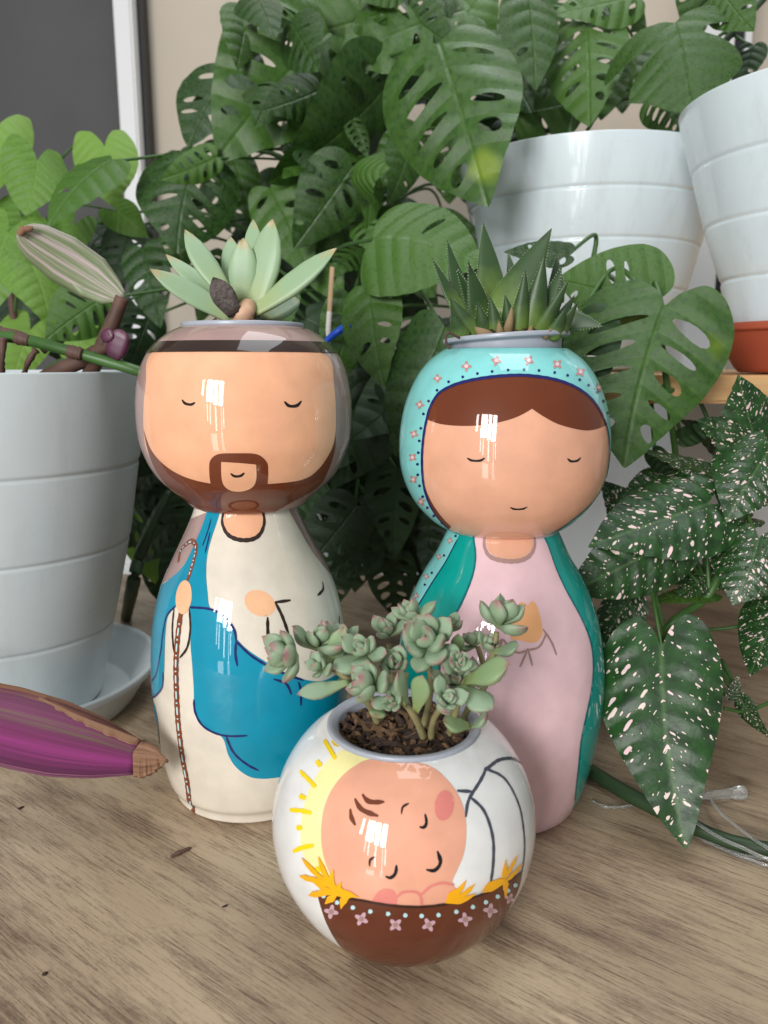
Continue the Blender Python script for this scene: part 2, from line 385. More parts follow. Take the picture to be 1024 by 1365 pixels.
# ------------------------------------------------------------------ curves and tubes
def catmull(pts, n=8, closed=False):
    P_ = [np.array(p, float) for p in pts]; N = len(P_); out = []
    rng = range(N) if closed else range(N - 1)
    for i in rng:
        g = (lambda k: P_[k % N]) if closed else (lambda k: P_[min(max(k, 0), N - 1)])
        p0, p1, p2, p3 = g(i - 1), g(i), g(i + 1), g(i + 2)
        for k in range(n):
            t = k / n
            out.append(0.5 * (2 * p1 + (p2 - p0) * t + (2 * p0 - 5 * p1 + 4 * p2 - p3) * t * t + (3 * p1 - p0 - 3 * p2 + p3) * t ** 3))
    if not closed: out.append(P_[-1])
    return out
def resample(pts, step, closed=False):
    A = np.array(pts + ([pts[0]] if closed else []))
    s = np.r_[0, np.cumsum(np.linalg.norm(np.diff(A, axis=0), axis=1))]
    n = max(2, int(round(s[-1] / step)))
    q = np.linspace(0, s[-1], n + 1)
    o = np.stack([np.interp(q, s, A[:, k]) for k in range(A.shape[1])], 1)
    return o[:-1] if closed else o
def tube_mesh(name, pts, rad, seg=10, n=6, smooth=True, lumps=0.0):
    C = [Vector(p) for p in (catmull([tuple(p) for p in pts], n) if smooth and len(pts) > 2 else pts)]
    vs, fs = [], []
    rads = rad if isinstance(rad, (list, tuple)) else [rad, rad]
    up = Vector((0.13, 0.2, 1)).normalized()
    for i, c in enumerate(C):
        t = (C[min(i + 1, len(C) - 1)] - C[max(i - 1, 0)]).normalized()
        a = t.cross(up)
        if a.length < 1e-3: a = t.cross(Vector((1, 0, 0)))
        a.normalize(); b = t.cross(a)
        f = i / (len(C) - 1) * (len(rads) - 1); k = min(int(f), len(rads) - 2); r = rads[k] * (1 - f + k) + rads[k + 1] * (f - k)
        if lumps: r *= 1 + lumps * (random.random() - 0.5)
        for j in range(seg):
            an = 2 * PI * j / seg; vs.append(c + a * (r * math.cos(an)) + b * (r * math.sin(an)))
    m = len(C)
    for i in range(m - 1):
        for j in range(seg):
            j2 = (j + 1) % seg; fs.append((i * seg + j, i * seg + j2, (i + 1) * seg + j2, (i + 1) * seg + j))
    fs.append(tuple(range(seg))[::-1]); fs.append(tuple((m - 1) * seg + j for j in range(seg)))
    return mesh(name, vs, fs)
def tube(name, pts, rad, mat, parent=None, **kw):
    return add(name, tube_mesh(name, pts, rad, **kw), mat, parent)
def lathe_mesh(name, prof, x0, y0, seg=128, tilt=None):
    vs, fs = [], []; n = len(prof)
    for r, z in prof:
        for j in range(seg):
            a = 2 * PI * j / seg; vs.append(Vector((x0 + r * math.sin(a), y0 - r * math.cos(a), z)))
    for i in range(n - 1):
        for j in range(seg):
            j2 = (j + 1) % seg; fs.append((i * seg + j, i * seg + j2, (i + 1) * seg + j2, (i + 1) * seg + j))
    if prof[0][0] > 1e-5: fs.append(tuple(range(seg))[::-1])
    if prof[-1][0] > 1e-5: fs.append(tuple((n - 1) * seg + j for j in range(seg)))
    if tilt:
        c, M = tilt; vs = [c + M @ (v - c) for v in vs]
    return mesh(name, vs, fs)
def rounded(pts, rad=0.0012, n=4):
    """round every inner corner of an open profile"""
    out = [pts[0]]
    for i in range(1, len(pts) - 1):
        a, b, c = (np.array(pts[k], float) for k in (i - 1, i, i + 1))
        u = a - b; w = c - b; lu, lw = np.linalg.norm(u), np.linalg.norm(w)
        k = min(rad, lu * 0.45, lw * 0.45)
        p, q = b + u / lu * k, b + w / lw * k
        for t in np.linspace(0, 1, n): out.append(tuple((1 - t) ** 2 * p + 2 * t * (1 - t) * b + t * t * q))
    out.append(pts[-1]); return out
def box_mesh(name, lo, hi, bev=0.0):
    bm = bmesh.new(); bmesh.ops.create_cube(bm, size=1)
    lo, hi = Vector(lo), Vector(hi)
    for v in bm.verts: v.co = Vector([(lo[k] + hi[k]) / 2 + v.co[k] * (hi[k] - lo[k]) for k in range(3)])
    if bev: bmesh.ops.bevel(bm, geom=list(bm.edges), offset=bev, segments=2, affect='EDGES')
    me = bpy.data.meshes.new(name); bm.to_mesh(me); bm.free(); return me
def box(name, lo, hi, mat, parent=None, bev=0.0):
    return add(name, box_mesh(name, lo, hi, bev), mat, parent, smooth=False)

# ------------------------------------------------------------------ polygon filling
def inside(poly, p):
    x, y = p; r = False; n = len(poly); j = n - 1
    for i in range(n):
        xi, yi = poly[i]; xj, yj = poly[j]
        if (yi > y) != (yj > y) and x < (xj - xi) * (y - yi) / (yj - yi) + xi: r = not r
        j = i
    return r
def inside_np(poly, X, Y):
    poly = np.asarray(poly); r = np.zeros(len(X), bool); n = len(poly); j = n - 1
    for i in range(n):
        xi, yi = poly[i]; xj, yj = poly[j]
        if yi != yj:
            c = ((yi > Y) != (yj > Y)) & (X < (xj - xi) * (Y - yi) / (yj - yi) + xi); r ^= c
        j = i
    return r
def fill(outline, grid, holes=()):
    """triangulate a 2-D outline with a regular grid of inner points; returns points, triangles"""
    loops = [np.asarray(outline)] + [np.asarray(h) for h in holes]
    vs, es = [], []
    for L in loops:
        b = len(vs); vs += [tuple(p) for p in L]; es += [(b + i, b + (i + 1) % len(L)) for i in range(len(L))]
    lo, hi = loops[0].min(0), loops[0].max(0)
    gx, gy = np.meshgrid(np.arange(lo[0], hi[0], grid), np.arange(lo[1], hi[1], grid * 0.87))
    gx = gx + (np.arange(gx.shape[0])[:, None] % 2) * grid * 0.5
    gx, gy = gx.ravel() + grid * 0.21, gy.ravel() + grid * 0.17
    ok = inside_np(loops[0], gx, gy)
    for h in loops[1:]: ok &= ~inside_np(h, gx, gy)
    gx, gy = gx[ok], gy[ok]
    if len(gx):
        B = np.concatenate(loops); d = np.full(len(gx), 9e9)
        for p in B: d = np.minimum(d, (gx - p[0]) ** 2 + (gy - p[1]) ** 2)
        k = d > (grid * 0.4) ** 2
        vs += list(zip(gx[k], gy[k]))
    r = delaunay_2d_cdt([Vector(v) for v in vs], es, [], 0, 1e-6)
    V = [(v.x, v.y) for v in r[0]]; Fc = r[2]
    cx = np.array([sum(V[i][0] for i in f) / len(f) for f in Fc]); cy = np.array([sum(V[i][1] for i in f) / len(f) for f in Fc])
    ok = inside_np(loops[0], cx, cy)
    for h in loops[1:]: ok &= ~inside_np(h, cx, cy)
    return V, [f for f, k in zip(Fc, ok) if k]

# ------------------------------------------------------------------ turned surfaces and painted decoration
class Surf:
    RREF = 50.0   # mm per radian in the flattened map
    def __init__(self, x0, y0, prof):
        c = catmull(prof, 12); self.r = np.array([p[0] for p in c]); self.z = np.array([p[1] for p in c])
        self.z = np.maximum.accumulate(self.z + np.arange(len(self.z)) * 1e-9)
        self.s = np.r_[0, np.cumsum(np.hypot(np.diff(self.r), np.diff(self.z)))] * 1000
        self.x0, self.y0 = x0, y0
    def hit(self, px, py):
        d = ray(px, py); t = np.linspace(0.15, 0.75, 6001)
        x, y, z = d[0] * t - self.x0, d[1] * t - self.y0, H + d[2] * t
        g = np.hypot(x, y) - np.interp(z, self.z, self.r, left=-1, right=-1)
        g[(z < self.z[0]) | (z > self.z[-1])] += 9
        w = np.where(g < 0)[0]; i = w[0] if len(w) else int(np.argmin(np.abs(g) + (g > 8) * 9))
        return math.atan2(x[i], -y[i]), float(np.interp(z[i], self.z, self.s))
    def map(self, p):
        """pixel, or ('a', degrees round the axis from the front, height in m) -> flat mm"""
        if p[0] == 'a': return np.array([R(p[1]) * self.RREF, float(np.interp(p[2], self.z, self.s))])
        th, s = self.hit(*p); return np.array([th * self.RREF, s])
    def at(self, u, s, off):
        th = u / self.RREF; r = np.interp(s, self.s, self.r); z = np.interp(s, self.s, self.z)
        e = 0.4; dr = np.interp(s + e, self.s, self.r) - np.interp(s - e, self.s, self.r); dz = np.interp(s + e, self.s, self.z) - np.interp(s - e, self.s, self.z)
        l = math.hypot(dr, dz) or 1; nr, nz = dz / l, -dr / l
        r += nr * off; z += nz * off
        return Vector((self.x0 + r * math.sin(th), self.y0 - r * math.cos(th), z))
LAY = 0.00011
class Painter:
    def __init__(self, surf, parent, ox, oy, k): self.s, self.p, self.ox, self.oy, self.k = surf, parent, ox, oy, k
    def m(self, q):
        if q[0] == 'a': return self.s.map(q)
        return self.s.map((self.ox + q[0] / self.k, self.oy + q[1] / self.k))
    def up(self, q, z):
        return ('a', math.degrees(self.m(q)[0] / Surf.RREF), z)
    def flat(self, name, pts2, layer, mat, grid=2.2):
        V, Fc = fill(pts2, grid)
        vs = [self.s.at(u, v, layer * LAY) for u, v in V]
        fs = []
        for f in Fc:
            n = (vs[f[1]] - vs[f[0]]).cross(vs[f[2]] - vs[f[0]]); c = (vs[f[0]] + vs[f[1]] + vs[f[2]]) / 3
            fs.append(tuple(f) if n.dot(c - Vector((self.s.x0, self.s.y0, c.z))) > 0 else tuple(f)[::-1])
        return add(name, mesh(name, vs, fs), mat, self.p)
    def poly(self, name, pts, layer, mat, smooth=True, grid=2.2):
        q = [self.m(p) for p in pts]
        if smooth: q = catmull(q, 8, True)
        else:
            n = len(q); brk = []
            for i in range(n):
                a_, b_ = q[i] - q[i - 1], q[(i + 1) % n] - q[i]; c_ = a_.dot(b_) / ((np.linalg.norm(a_) * np.linalg.norm(b_)) or 1)
                brk.append(c_ < 0.55 or pts[i][0] == 'a')
            if any(brk):
                k0 = brk.index(True); order = [(k0 + i) % n for i in range(n)] + [k0]; out = []; run = [q[k0]]
                for i in order[1:]:
                    run.append(q[i])
                    if brk[i]:
                        out += (catmull(run, 8)[:-1] if len(run) > 2 else run[:-1]); run = [q[i]]
                q = out
            else: q = catmull(q, 8, True)
        return self.flat(name, resample(list(q), 0.8, True), layer, mat, grid)
    def ellipse(self, name, c, a, b, rot, layer, mat, lump=0.0):
        pts = []
        for i in range(20):
            t = 2 * PI * i / 20; x, y = a * math.cos(t), b * math.sin(t)
            k = 1 + lump * math.sin(3 * t + 1)
            pts.append((c[0] + (x * math.cos(rot) - y * math.sin(rot)) * k, c[1] + (x * math.sin(rot) + y * math.cos(rot)) * k))
        q = [self.m(p) for p in pts]; return self.flat(name, resample(q, 0.35, True), layer, mat, 1.0)
    def stroke(self, name, pts, w, layer, mat, taper=0.55, closed=False):
        """brush stroke; w is its width in crop pixels"""
        if name in ('eye', 'mouth') and len(pts) == 3:
            a_, b_, c_ = (np.array(p, float) for p in pts); k_ = 2 * b_ - (a_ + c_) / 2
            pts = [tuple((1 - t_) ** 2 * a_ + 2 * t_ * (1 - t_) * k_ + t_ * t_ * c_) for t_ in (0, .2, .4, .6, .8, 1)]
            m_ = [(pts[1][i] + pts[4][i]) / 2 for i in (0, 1)]; pts[1] = (pts[1][0], pts[1][1] + (b_[1] - m_[1]) * .3); pts[4] = (pts[4][0], pts[4][1] + (b_[1] - m_[1]) * .3)
        q0 = list(catmull([self.m(p) for p in pts], 10)) if len(pts) > 2 else [self.m(p) for p in pts]
        ln = sum(np.linalg.norm(b_ - a_) for a_, b_ in zip(q0, q0[1:])); stp = max(0.12, min(0.7, ln / 16))
        q = np.array(resample(q0, stp))
        hw = w * 1.45 / self.k * mm_per_px(self.s.y0 - 0.03) * 1000 / 2
        n = len(q); L, Rr = [], []
        for i in range(n):
            t = q[min(i + 1, n - 1)] - q[max(i - 1, 0)]; t = t / (np.linalg.norm(t) or 1); nn = np.array([-t[1], t[0]])
            e = min(i, n - 1 - i) * stp; k = taper + (1 - taper) * min(1, e / (3 * hw)); k *= 1 + 0.08 * math.sin(i * stp * 1.3 + len(pts))
            L.append(q[i] + nn * hw * k); Rr.append(q[i] - nn * hw * k)
        t0 = q[0] - q[1]; t0 = t0 / (np.linalg.norm(t0) or 1); t1 = q[-1] - q[-2]; t1 = t1 / (np.linalg.norm(t1) or 1)
        vs = []
        row = [(L[0] + Rr[0]) / 2 + t0 * hw * taper * 0.8] + [None] + [(L[-1] + Rr[-1]) / 2 + t1 * hw * taper * 0.8]
        pts3 = [self.s.at(*p, layer * LAY) for p in L] + [self.s.at(*p, layer * LAY) for p in Rr] + [self.s.at(*row[0], layer * LAY), self.s.at(*row[2], layer * LAY)]
        fs = [(i, i + 1, n + i + 1, n + i) for i in range(n - 1)] + [(2 * n, 0, n), (2 * n + 1, 2 * n - 1, n - 1)]
        me = mesh(name, pts3, fs)
        bm = bmesh.new(); bm.from_mesh(me)
        for f in bm.faces:
            c = f.calc_center_median()
            if f.normal.dot(c - Vector((self.s.x0, self.s.y0, c.z))) < 0: f.normal_flip()
        bm.to_mesh(me); bm.free()
        return add(name, me, mat, self.p)
    def dot(self, name, c, rad, layer, mat): return self.ellipse(name, c, rad, rad, 0, layer, mat, 0.04)
    def flower(self, c, size, layer, m1, m2, rot=0.3):
        pts = []
        for i in range(32):
            t = 2 * PI * i / 32; k = size * (0.72 + 0.28 * math.cos(4 * t)); pts.append((c[0] + k * math.cos(t + rot), c[1] + k * math.sin(t + rot)))
        self.flat('painted_flower', resample([self.m(p) for p in pts], 0.3, True), layer, m1, 1.0)
        self.ellipse('flower_centre', c, size * 0.36, size * 0.36, 0, layer + 1, m2)
    def ring(self, name, z0, z1, layer, mat, seg=160):
        s0, s1 = (float(np.interp(z, self.s.z, self.s.s)) for z in (z0, z1)); vs, fs = [], []
        for k in range(6):
            for j in range(seg):
                s = s0 + (s1 - s0) * k / 5
                vs.append(self.s.at(2 * PI * j / seg * Surf.RREF, s, layer * LAY))
        for k in range(5):
            for j in range(seg): fs.append((k * seg + j, k * seg + (j + 1) % seg, (k + 1) * seg + (j + 1) % seg, (k + 1) * seg + j))
        return add(name, mesh(name, vs, fs), mat, self.p)

# ================================================================== the setting
o = box('table', (-0.9, -0.02, -0.03), (0.9, 0.86, 0.0), M_TABLE, None, 0.002); tag(o, kind='structure')
o = box('wall', (-2.2, 1.30, -0.6), (2.6, 1.36, 2.6), M_WALL); tag(o, kind='structure')
o = box('lower_wall', (-2.0, 1.02, -0.6), (2.4, 1.28, 0.20), M_LOW); tag(o, kind='structure')
o = box('floor', (-2.2, -0.6, -0.66), (2.6, 1.36, -0.61), M_LOW); tag(o, kind='structure')

w = thing('window', P(80, 280, 1.27), 'dark screened window pane in a white frame', 'window')
x1 = P(162, 140, 1.25).x; x2 = P(186, 140, 1.25).x; zb = 0.205
box('pane', (-1.6, 1.268, zb + 0.02), (x1 - 0.001, 1.28, 1.6), M_SCREEN, w)
box('frame', (x1, 1.235, zb), (x2, 1.298, 1.6), M_FRAME, w, 0.003)
box('seal', (x2 + 0.001, 1.262, zb), (x2 + 0.006, 1.298, 1.6), M_BLACKM, w)
p = thing('window_frame_post', P(955, 420, 1.2), 'slim white metal frame post with black seal behind white pots', 'window frame')
x1 = P(955, 330, 1.2).x
box('post', (x1 - 0.045, 1.19, 0.2), (x1, 1.25, 1.8), M_FRAME, p, 0.003)
box('seal', (x1 + 0.001, 1.195, 0.2), (x1 + 0.014, 1.25, 1.8), M_BLACKM, p)
box('outer_edge', (x1 + 0.015, 1.19, 0.2), (x1 + 0.024, 1.25, 1.8), M_FRAME, p, 0.002)

SHZ = 0.232
s = thing('plant_shelf', (0.45, 0.66, 0), 'raised pine shelf board on white side panels under white pots', 'shelf')
box('shelf_board', (0.10, 0.50, SHZ - 0.018), (0.85, 0.855, SHZ), M_PINE, s, 0.002)
for x in (0.50, 0.80): box('side_panel', (x, 0.53, 0.0), (x + 0.016, 0.84, SHZ - 0.0185), M_LOW, s, 0.001)
box('back_panel', (0.32, 0.842, 0.0), (0.84, 0.852, SHZ - 0.0185), M_LOW, s, 0.001)

# ------------------------------------------------------------------ ringed white pots and saucers
def tier_pot(x0, y0, rows, label, mat):
    """rows: (height, radius) from the foot to the rim; every row between is a small step"""
    th = thing('plant_pot', (x0, y0, rows[0][0]), label, 'plant pot', 'ringed white plant pots')
    z0, rb = rows[0]; step = 0.0020
    pr = [(0.0, z0), (rb - 0.004, z0), (rb, z0 + 0.002)]
    for i in range(1, len(rows)):
        z, r = rows[i]; last = i == len(rows) - 1
        if last: pr.append((r, z))
        else: pr += [(r - 0.0003, z - 0.0018), (r - 0.0011, z), (r + 0.0008, z + 0.0020)]
    z1, rl = rows[-1]
    wall = lambda z: float(np.interp(z, [q[0] for q in rows], [q[1] for q in rows])) - 0.0045
    pr += [(rl - 0.003, z1), (wall(z1 - .02), z1 - 0.02), (wall(z1 - .03), z1 - 0.03), (0.0, z1 - 0.03)]
    pr = rounded(pr, 0.0011, 4)
    add('pot_body', lathe_mesh('pot_body', pr, x0, y0, 144), mat, th)
    add('soil', lathe_mesh('soil', [(0.0, z1 - 0.024), (wall(z1 - .026) - .001, z1 - 0.026), (wall(z1 - .029) - .001, z1 - 0.029)], x0, y0, 48), M_SOIL, th)
    return th
def saucer(name, x0, y0, z0, r0, r1, hgt, mat, label):
    pr = rounded([(0, z0 + 0.0), (r0 - 0.003, z0 + 0.0), (r0, z0 + 0.003), (r1 - 0.002, z0 + hgt - 0.006), (r1 + 0.002, z0 + hgt - 0.005), (r1 + 0.002, z0 + hgt), (r1 - 0.002, z0 + hgt), (r1 - 0.004, z0 + hgt - 0.004), (r0 - 0.004, z0 + 0.004), (0, z0 + 0.004)], 0.0014, 4)
    o = add(name, lathe_mesh(name, pr, x0, y0, 128), mat); return tag(o, label, 'saucer')
tier_pot(-0.2635, 0.515, [(.0045, .0585), (.0597, .0707), (.119, .0845), (.173, .0940), (.2345, .102)], 'greyish white ringed pot standing in a white saucer', M_POTL)
saucer('saucer', -0.2675, 0.512, 0.0, 0.087, 0.1020, 0.03, M_POTL, 'white plastic saucer on the table under the greyish pot')
tier_pot(0.190, 0.760, [(SHZ + .001, .074), (.265, .083), (.303, .092), (.341, .101), (.379, .110), (.4175, .1195)], 'wide glossy white ringed pot on bare shelf board, full of holed leaves', M_POT)
tier_pot(0.314, 0.560, [(SHZ + .0055, .060), (.297, .0722), (.334, .0857), (.372, .0972), (.411, .109)], 'white ringed pot standing in a terracotta coloured saucer', M_POT)
saucer('saucer', 0.314, 0.560, SHZ + 0.001, 0.058, 0.076, 0.034, M_TERRA, 'terracotta coloured saucer on the pine shelf under a white pot')

# ================================================================== the three painted planters
def figure(name, x_h, x_b, y0, head, body, label):
    th = thing(name, (x_b, y0, 0), label, 'planter', 'painted figure planters with succulents')
    hs = Surf(x_h, y0, head); out = {}
    rt, zt = head[-1]
    hp = [(head[0][0] - 0.004, head[0][1] - 0.001)] + list(zip(hs.r, hs.z)) + [(rt - 0.0015, zt + 0.0003), (rt - 0.0022, zt - 0.004), (rt - 0.0022, zt - 0.03), (0.0, zt - 0.03)]
    hm = lathe_mesh('head', hp, x_h, y0, 192)
    if body:
        bs = Surf(x_b, y0, body)
        bp = [(0.0, 0.0005)] + [(body[0][0] - 0.002, 0.0)] + list(zip(bs.r, bs.z)) + [(0.0, body[-1][1])]
        bo = add('body', lathe_mesh('body', bp, x_b, y0, 192), None, th); out['b'] = (bs, bo)
    ho = add('head' if body else 'bowl', hm, None, th); out['h'] = (hs, ho); out['t'] = th
    return out
def liner(th, x0, y0, z, r, thick=0.0022, hgt=0.0022, tilt=None):
    pr = rounded([(r - 0.0045, z - 0.022), (r - 0.0030, z - 0.001), (r, z - 0.0005), (r + thick * 0.5, z), (r + thick * 0.5, z + hgt), (r - 0.0014, z + hgt), (r - 0.0034, z + hgt * 0.4), (r - 0.0055, z - 0.022)], 0.0009, 4)
    add('liner_rim', lathe_mesh('liner_rim', pr, x0, y0, 144, tilt), M_RIM, th)

# ------------------------------------------------------------------ bearded figure
BX, BY = -0.0735, 0.412
hB = [(.0240, .1640), (.0300, .1648), (.0340, .1688), (.0408, .1745), (.0463, .180), (.0503, .186), (.053, .192), (.055, .198), (.0559, .204), (.0563, .210), (.0563, .216), (.056, .222), (.0552, .228), (.0539, .234), (.0517, .240), (.0482, .246), (.0428, .2515), (.0372, .2555), (.0318, .2580)]
bB = [(.0428, 0), (.0444, .0012), (.0447, .0035), (.0455, .006), (.0483, .010), (.0506, .020), (.052, .03), (.0531, .04), (.054, .05), (.0546, .06), (.0546, .07), (.0542, .08), (.0535, .09), (.0522, .1), (.0501, .11), (.0472, .12), (.0430, .13), (.038, .14), (.033, .15), (.0290, .159), (.0265, .1660)]
fig = figure('bearded_figure_planter', BX, -0.0753, BY, hB, bB, 'tall painted planter of a bearded man in blue robe holding a crook')
(bs, bo), (hs, ho) = fig['b'], fig['h']
ho.data.materials.append(MAUVE); bo.data.materials.append(CREAM)
liner(fig['t'], BX, BY, 0.2580, 0.0305)
A = Painter(hs, ho, 150, 270, 2.926)
A.poly('face', [(150, 590), (132, 690), (123, 780), (122, 880), (150, 1000), (260, 1090), (480, 1140), (740, 1090), (840, 1000), (868, 900), (870, 800), (862, 700), (838, 600), (700, 570), (500, 565), (300, 568)], 1, SKIN)
A.poly('beard', [(123, 885), (150, 960), (200, 1020), (280, 1068), (385, 1095), (500, 1100), (605, 1097), (740, 1080), (800, 1042), (850, 970), (869, 905), (866, 965), (838, 1050), (785, 1120), ('a', 22, .1625), ('a', 0, .1610), ('a', -22, .1615), (260, 1148), (210, 1100), (165, 1035), (137, 960)], 2, BEARD, False)
A.poly('goatee', [(385, 1102), (378, 1035), (384, 1002), (415, 980), (490, 977), (563, 981), (600, 1010), (606, 1045), (603, 1102), (500, 1130)], 3, BEARD, False)
A.poly('chin', [(425, 1010), (490, 1014), (560, 1020), (560, 1080), (543, 1110), (505, 1124), (465, 1122), (438, 1104), (427, 1075)], 4, SKIN, False)
A.stroke('mouth', [(463, 1055), (487, 1066), (513, 1053)], 8, 5, BLACK)
A.stroke('eye', [(273, 770), (295, 787), (322, 780)], 7, 2, BLACK)
A.stroke('eye', [(671, 777), (703, 795), (735, 775)], 8, 2, BLACK)
zlo, zhi = (float(np.interp(hs.hit(150 + 500 / 2.926, 270 + v / 2.926)[1], hs.s, hs.z)) for v in (583, 538))
A.ring('headband', zlo, zhi, 3, BAND)

A = Painter(bs, bo, 170, 660, 3.033)
A.poly('hood_drape', [A.up((668, 110), .1640), (690, 130), (730, 200), (770, 260), (812, 310), (838, 345), ('a', 100, .095), ('a', 180, .075), ('a', 250, .095), ('a', 258, .120), ('a', 270, .135), ('a', 290, .150), ('a', 290, .1580), ('a', 180, .1580), ('a', 60, .1640)], 1, MAUVE, False)
A.poly('hood_drape', [(140, 360), (180, 332), (230, 282), (275, 192), A.up((314, 110), .1640), ('a', -70, .158), ('a', -95, .15), ('a', -95, .115)], 1, MAUVE, False)
A.poly('blue_robe', [A.up((312, 110), .1640), A.up((368, 110), .1640), (345, 160), (326, 230), (319, 300), (324, 390), (335, 455), (382, 482), (418, 522), (436, 572), (480, 620), (540, 662), (620, 708), (700, 742), (790, 750), (860, 700), ('a', 80, .088), ('a', 110, .085), ('a', 110, .045), ('a', 75, .040), (800, 1060), (700, 1120), (600, 1142), (540, 1146), (490, 1136), (440, 1100), (408, 1050), (382, 978), (312, 942), (282, 892), (271, 840), (268, 770), (262, 680), (256, 600), (258, 520), (250, 460), (225, 440), (192, 455), (165, 490), (156, 540), (152, 620), (150, 700), (145, 745), (132, 790), (110, 815), (95, 805), ('a', -88, .066), ('a', -110, .075), ('a', -110, .12), (140, 360), (180, 332), (230, 282), (275, 192)], 2, TEALB, False)
A.poly('blue_robe', [(98, 815), (112, 850), (122, 900), (127, 960), (130, 1010), ('a', -100, .025), ('a', -108, .05), ('a', -100, .07)], 2, TEALB, False)
A.poly('neck', [A.up((384, 105), .1640), (386, 115), (408, 160), (450, 180), (500, 178), (538, 155), (553, 110), A.up((553, 105), .1640)], 2, SKIN, False)
A.stroke('neckline', [A.up((384, 108), .1640), (384, 112), (405, 158), (448, 180), (500, 180), (535, 158), (552, 112), A.up((553, 108), .1640)], 13, 3, BAND, 1.0)
for q in ([(340, 95), (325, 150), (305, 205)], [(335, 150), (325, 195), (315, 235)], [(195, 450), (160, 490), (145, 560), (135, 640), (115, 730), (95, 755)],
          [(146, 715), (140, 780), (110, 815), (95, 810)], [(250, 453), (330, 460), (390, 490), (430, 540), (440, 590)], [(440, 590), (437, 640), (445, 690)],
          [(438, 588), (500, 648), (580, 697), (640, 724), (710, 748)], [(590, 743), (640, 762), (662, 805)], [(690, 755), (700, 790), (700, 850)],
          [(270, 825), (276, 880), (310, 935), (385, 970), (485, 971)], [(400, 975), (430, 1040), (480, 1085), (530, 1112)]):
    A.stroke('robe_fold', q, 7, 3, NAVY, 0.5)
for q in ([(190, 460), (183, 540), (190, 635)], [(252, 460), (256, 540), (243, 615), (213, 657)]): A.stroke('sleeve_line', q, 7, 3, BAND, 0.5)
A.ellipse('lamb_ear', (535, 437), 66, 50, 0.5, 1, PEACH)
for q in ([(597, 433), (657, 425)], [(597, 433), (625, 490), (650, 560)], [(566, 495), (569, 570), (588, 630), (620, 668)], [(788, 352), (790, 380), (768, 405)], [(855, 490), (856, 520)]):
    A.stroke('lamb_line', q, 9, 2, BAND, 0.6)
A.stroke('crook', [(208, 268), (216, 225), (240, 197), (264, 187), (280, 212), (268, 270), (244, 345)], 17, 3, STAFF, 0.8)
lower = [(218, 475), (204, 580), (197, 700), (200, 820), (210, 960), (225, 1070), (245, 1180), (265, 1284)]
A.stroke('crook', lower, 20, 3, STAFF, 0.9)
full = resample([np.array(p) for p in catmull(lower, 10)], 16.0)
for i in range(2, len(full) - 3):
    if i % 4 == 0: A.stroke('crook_dash', [tuple(full[i]), tuple(full[i + 1] * 0.2 + full[i + 2] * 0.8)], 6.5, 4, PALEB, 0.8)
    elif i % 4 == 3: A.dot('crook_dot', tuple(full[i] * 0.9 + full[i - 1] * 0.1), 3.6, 4, PALEB)
hook = resample([np.array(p) for p in catmull([(212, 250), (218, 226), (240, 199), (264, 189), (278, 212), (267, 270), (247, 335)], 10)], 12.0)
for i in range(1, len(hook) - 1):
    if i % 3 == 0: A.stroke('crook_dash', [tuple(hook[i]), tuple(hook[i + 1] * .8 + hook[i] * .2)], 5.5, 4, PALEB, 0.8)
    elif i % 3 == 2: A.dot('crook_dot', tuple(hook[i]), 2.8, 4, PALEB)
A.ellipse('hand', (230, 413), 32, 69, 0.10, 4, PEACH)

# ------------------------------------------------------------------ veiled figure
WX, WY = 0.062, 0.400
hW = [(.0230, .1540), (.0300, .1545), (.0362, .1580), (.0425, .164), (.0470, .170), (.0501, .176), (.0523, .182), (.0536, .188), (.0541, .194), (.0541, .200), (.0537, .206), (.0528, .212), (.0515, .218), (.0495, .224), (.0468, .230), (.0433, .236), (.0380, .242), (.0312, .2468)]
bW = [(.0425, 0), (.0443, .0015), (.0479, .01), (.0506, .02), (.0527, .03), (.0545, .04), (.0556, .05), (.0562, .06), (.0563, .07), (.0557, .08), (.0545, .09), (.0527, .1), (.0500, .11), (.046, .12), (.041, .13), (.035, .14), (.0285, .1535), (.0255, .1560)]
fig = figure('veiled_figure_planter', WX, 0.0635, WY, hW, bW, 'tall painted planter of a woman in aqua veil and pink dress')
(bs, bo), (hs, ho) = fig['b'], fig['h']
ho.data.materials.append(AQUA); bo.data.materials.append(PINK)
WT = (Vector((WX, WY, 0.250)), Matrix.Rotation(R(-3.5), 3, 'Y') @ Matrix.Rotation(R(-1.5), 3, 'X'))
liner(fig['t'], WX, WY, 0.2515, 0.0308, 0.0022, 0.0020, WT)
A = Painter(hs, ho, 500, 290, 2.926)
opening = [(300, 1222), (255, 1180), (224, 1136), (200, 1078), (187, 1000), (186, 920), (192, 850), (203, 790), (218, 738), (247, 690), (290, 662), (350, 641), (450, 623), (560, 616), (650, 623), (730, 641), (800, 673), (850, 716), (885, 772), (905, 830), (912, 900), (908, 975), (890, 1040), (855, 1100), (810, 1145), (760, 1185), (690, 1230)]
A.poly('face', opening + [('a', 15, .1530), ('a', 0, .1525), ('a', -25, .153)], 1, WSKIN, False)
A.poly('hair', [(203, 787), (218, 738), (247, 690), (290, 662), (350, 641), (450, 623), (560, 616), (650, 623), (730, 641), (800, 673), (850, 716), (885, 772), (905, 806), (850, 828), (800, 828), (720, 808), (660, 778), (612, 746), (560, 775), (500, 795), (430, 808), (350, 813), (260, 806)], 2, HAIR, False)
A.poly('hair', [(193, 1035), (210, 1085), (245, 1145), (298, 1205), (290, 1215), (255, 1180), (224, 1136), (200, 1078)], 2, HAIR, False)
A.stroke('veil_edge', opening, 9, 4, NAVY, 0.9)
A.stroke('eye', [(361, 938), (395, 949), (428, 938)], 6, 2, BLACK)
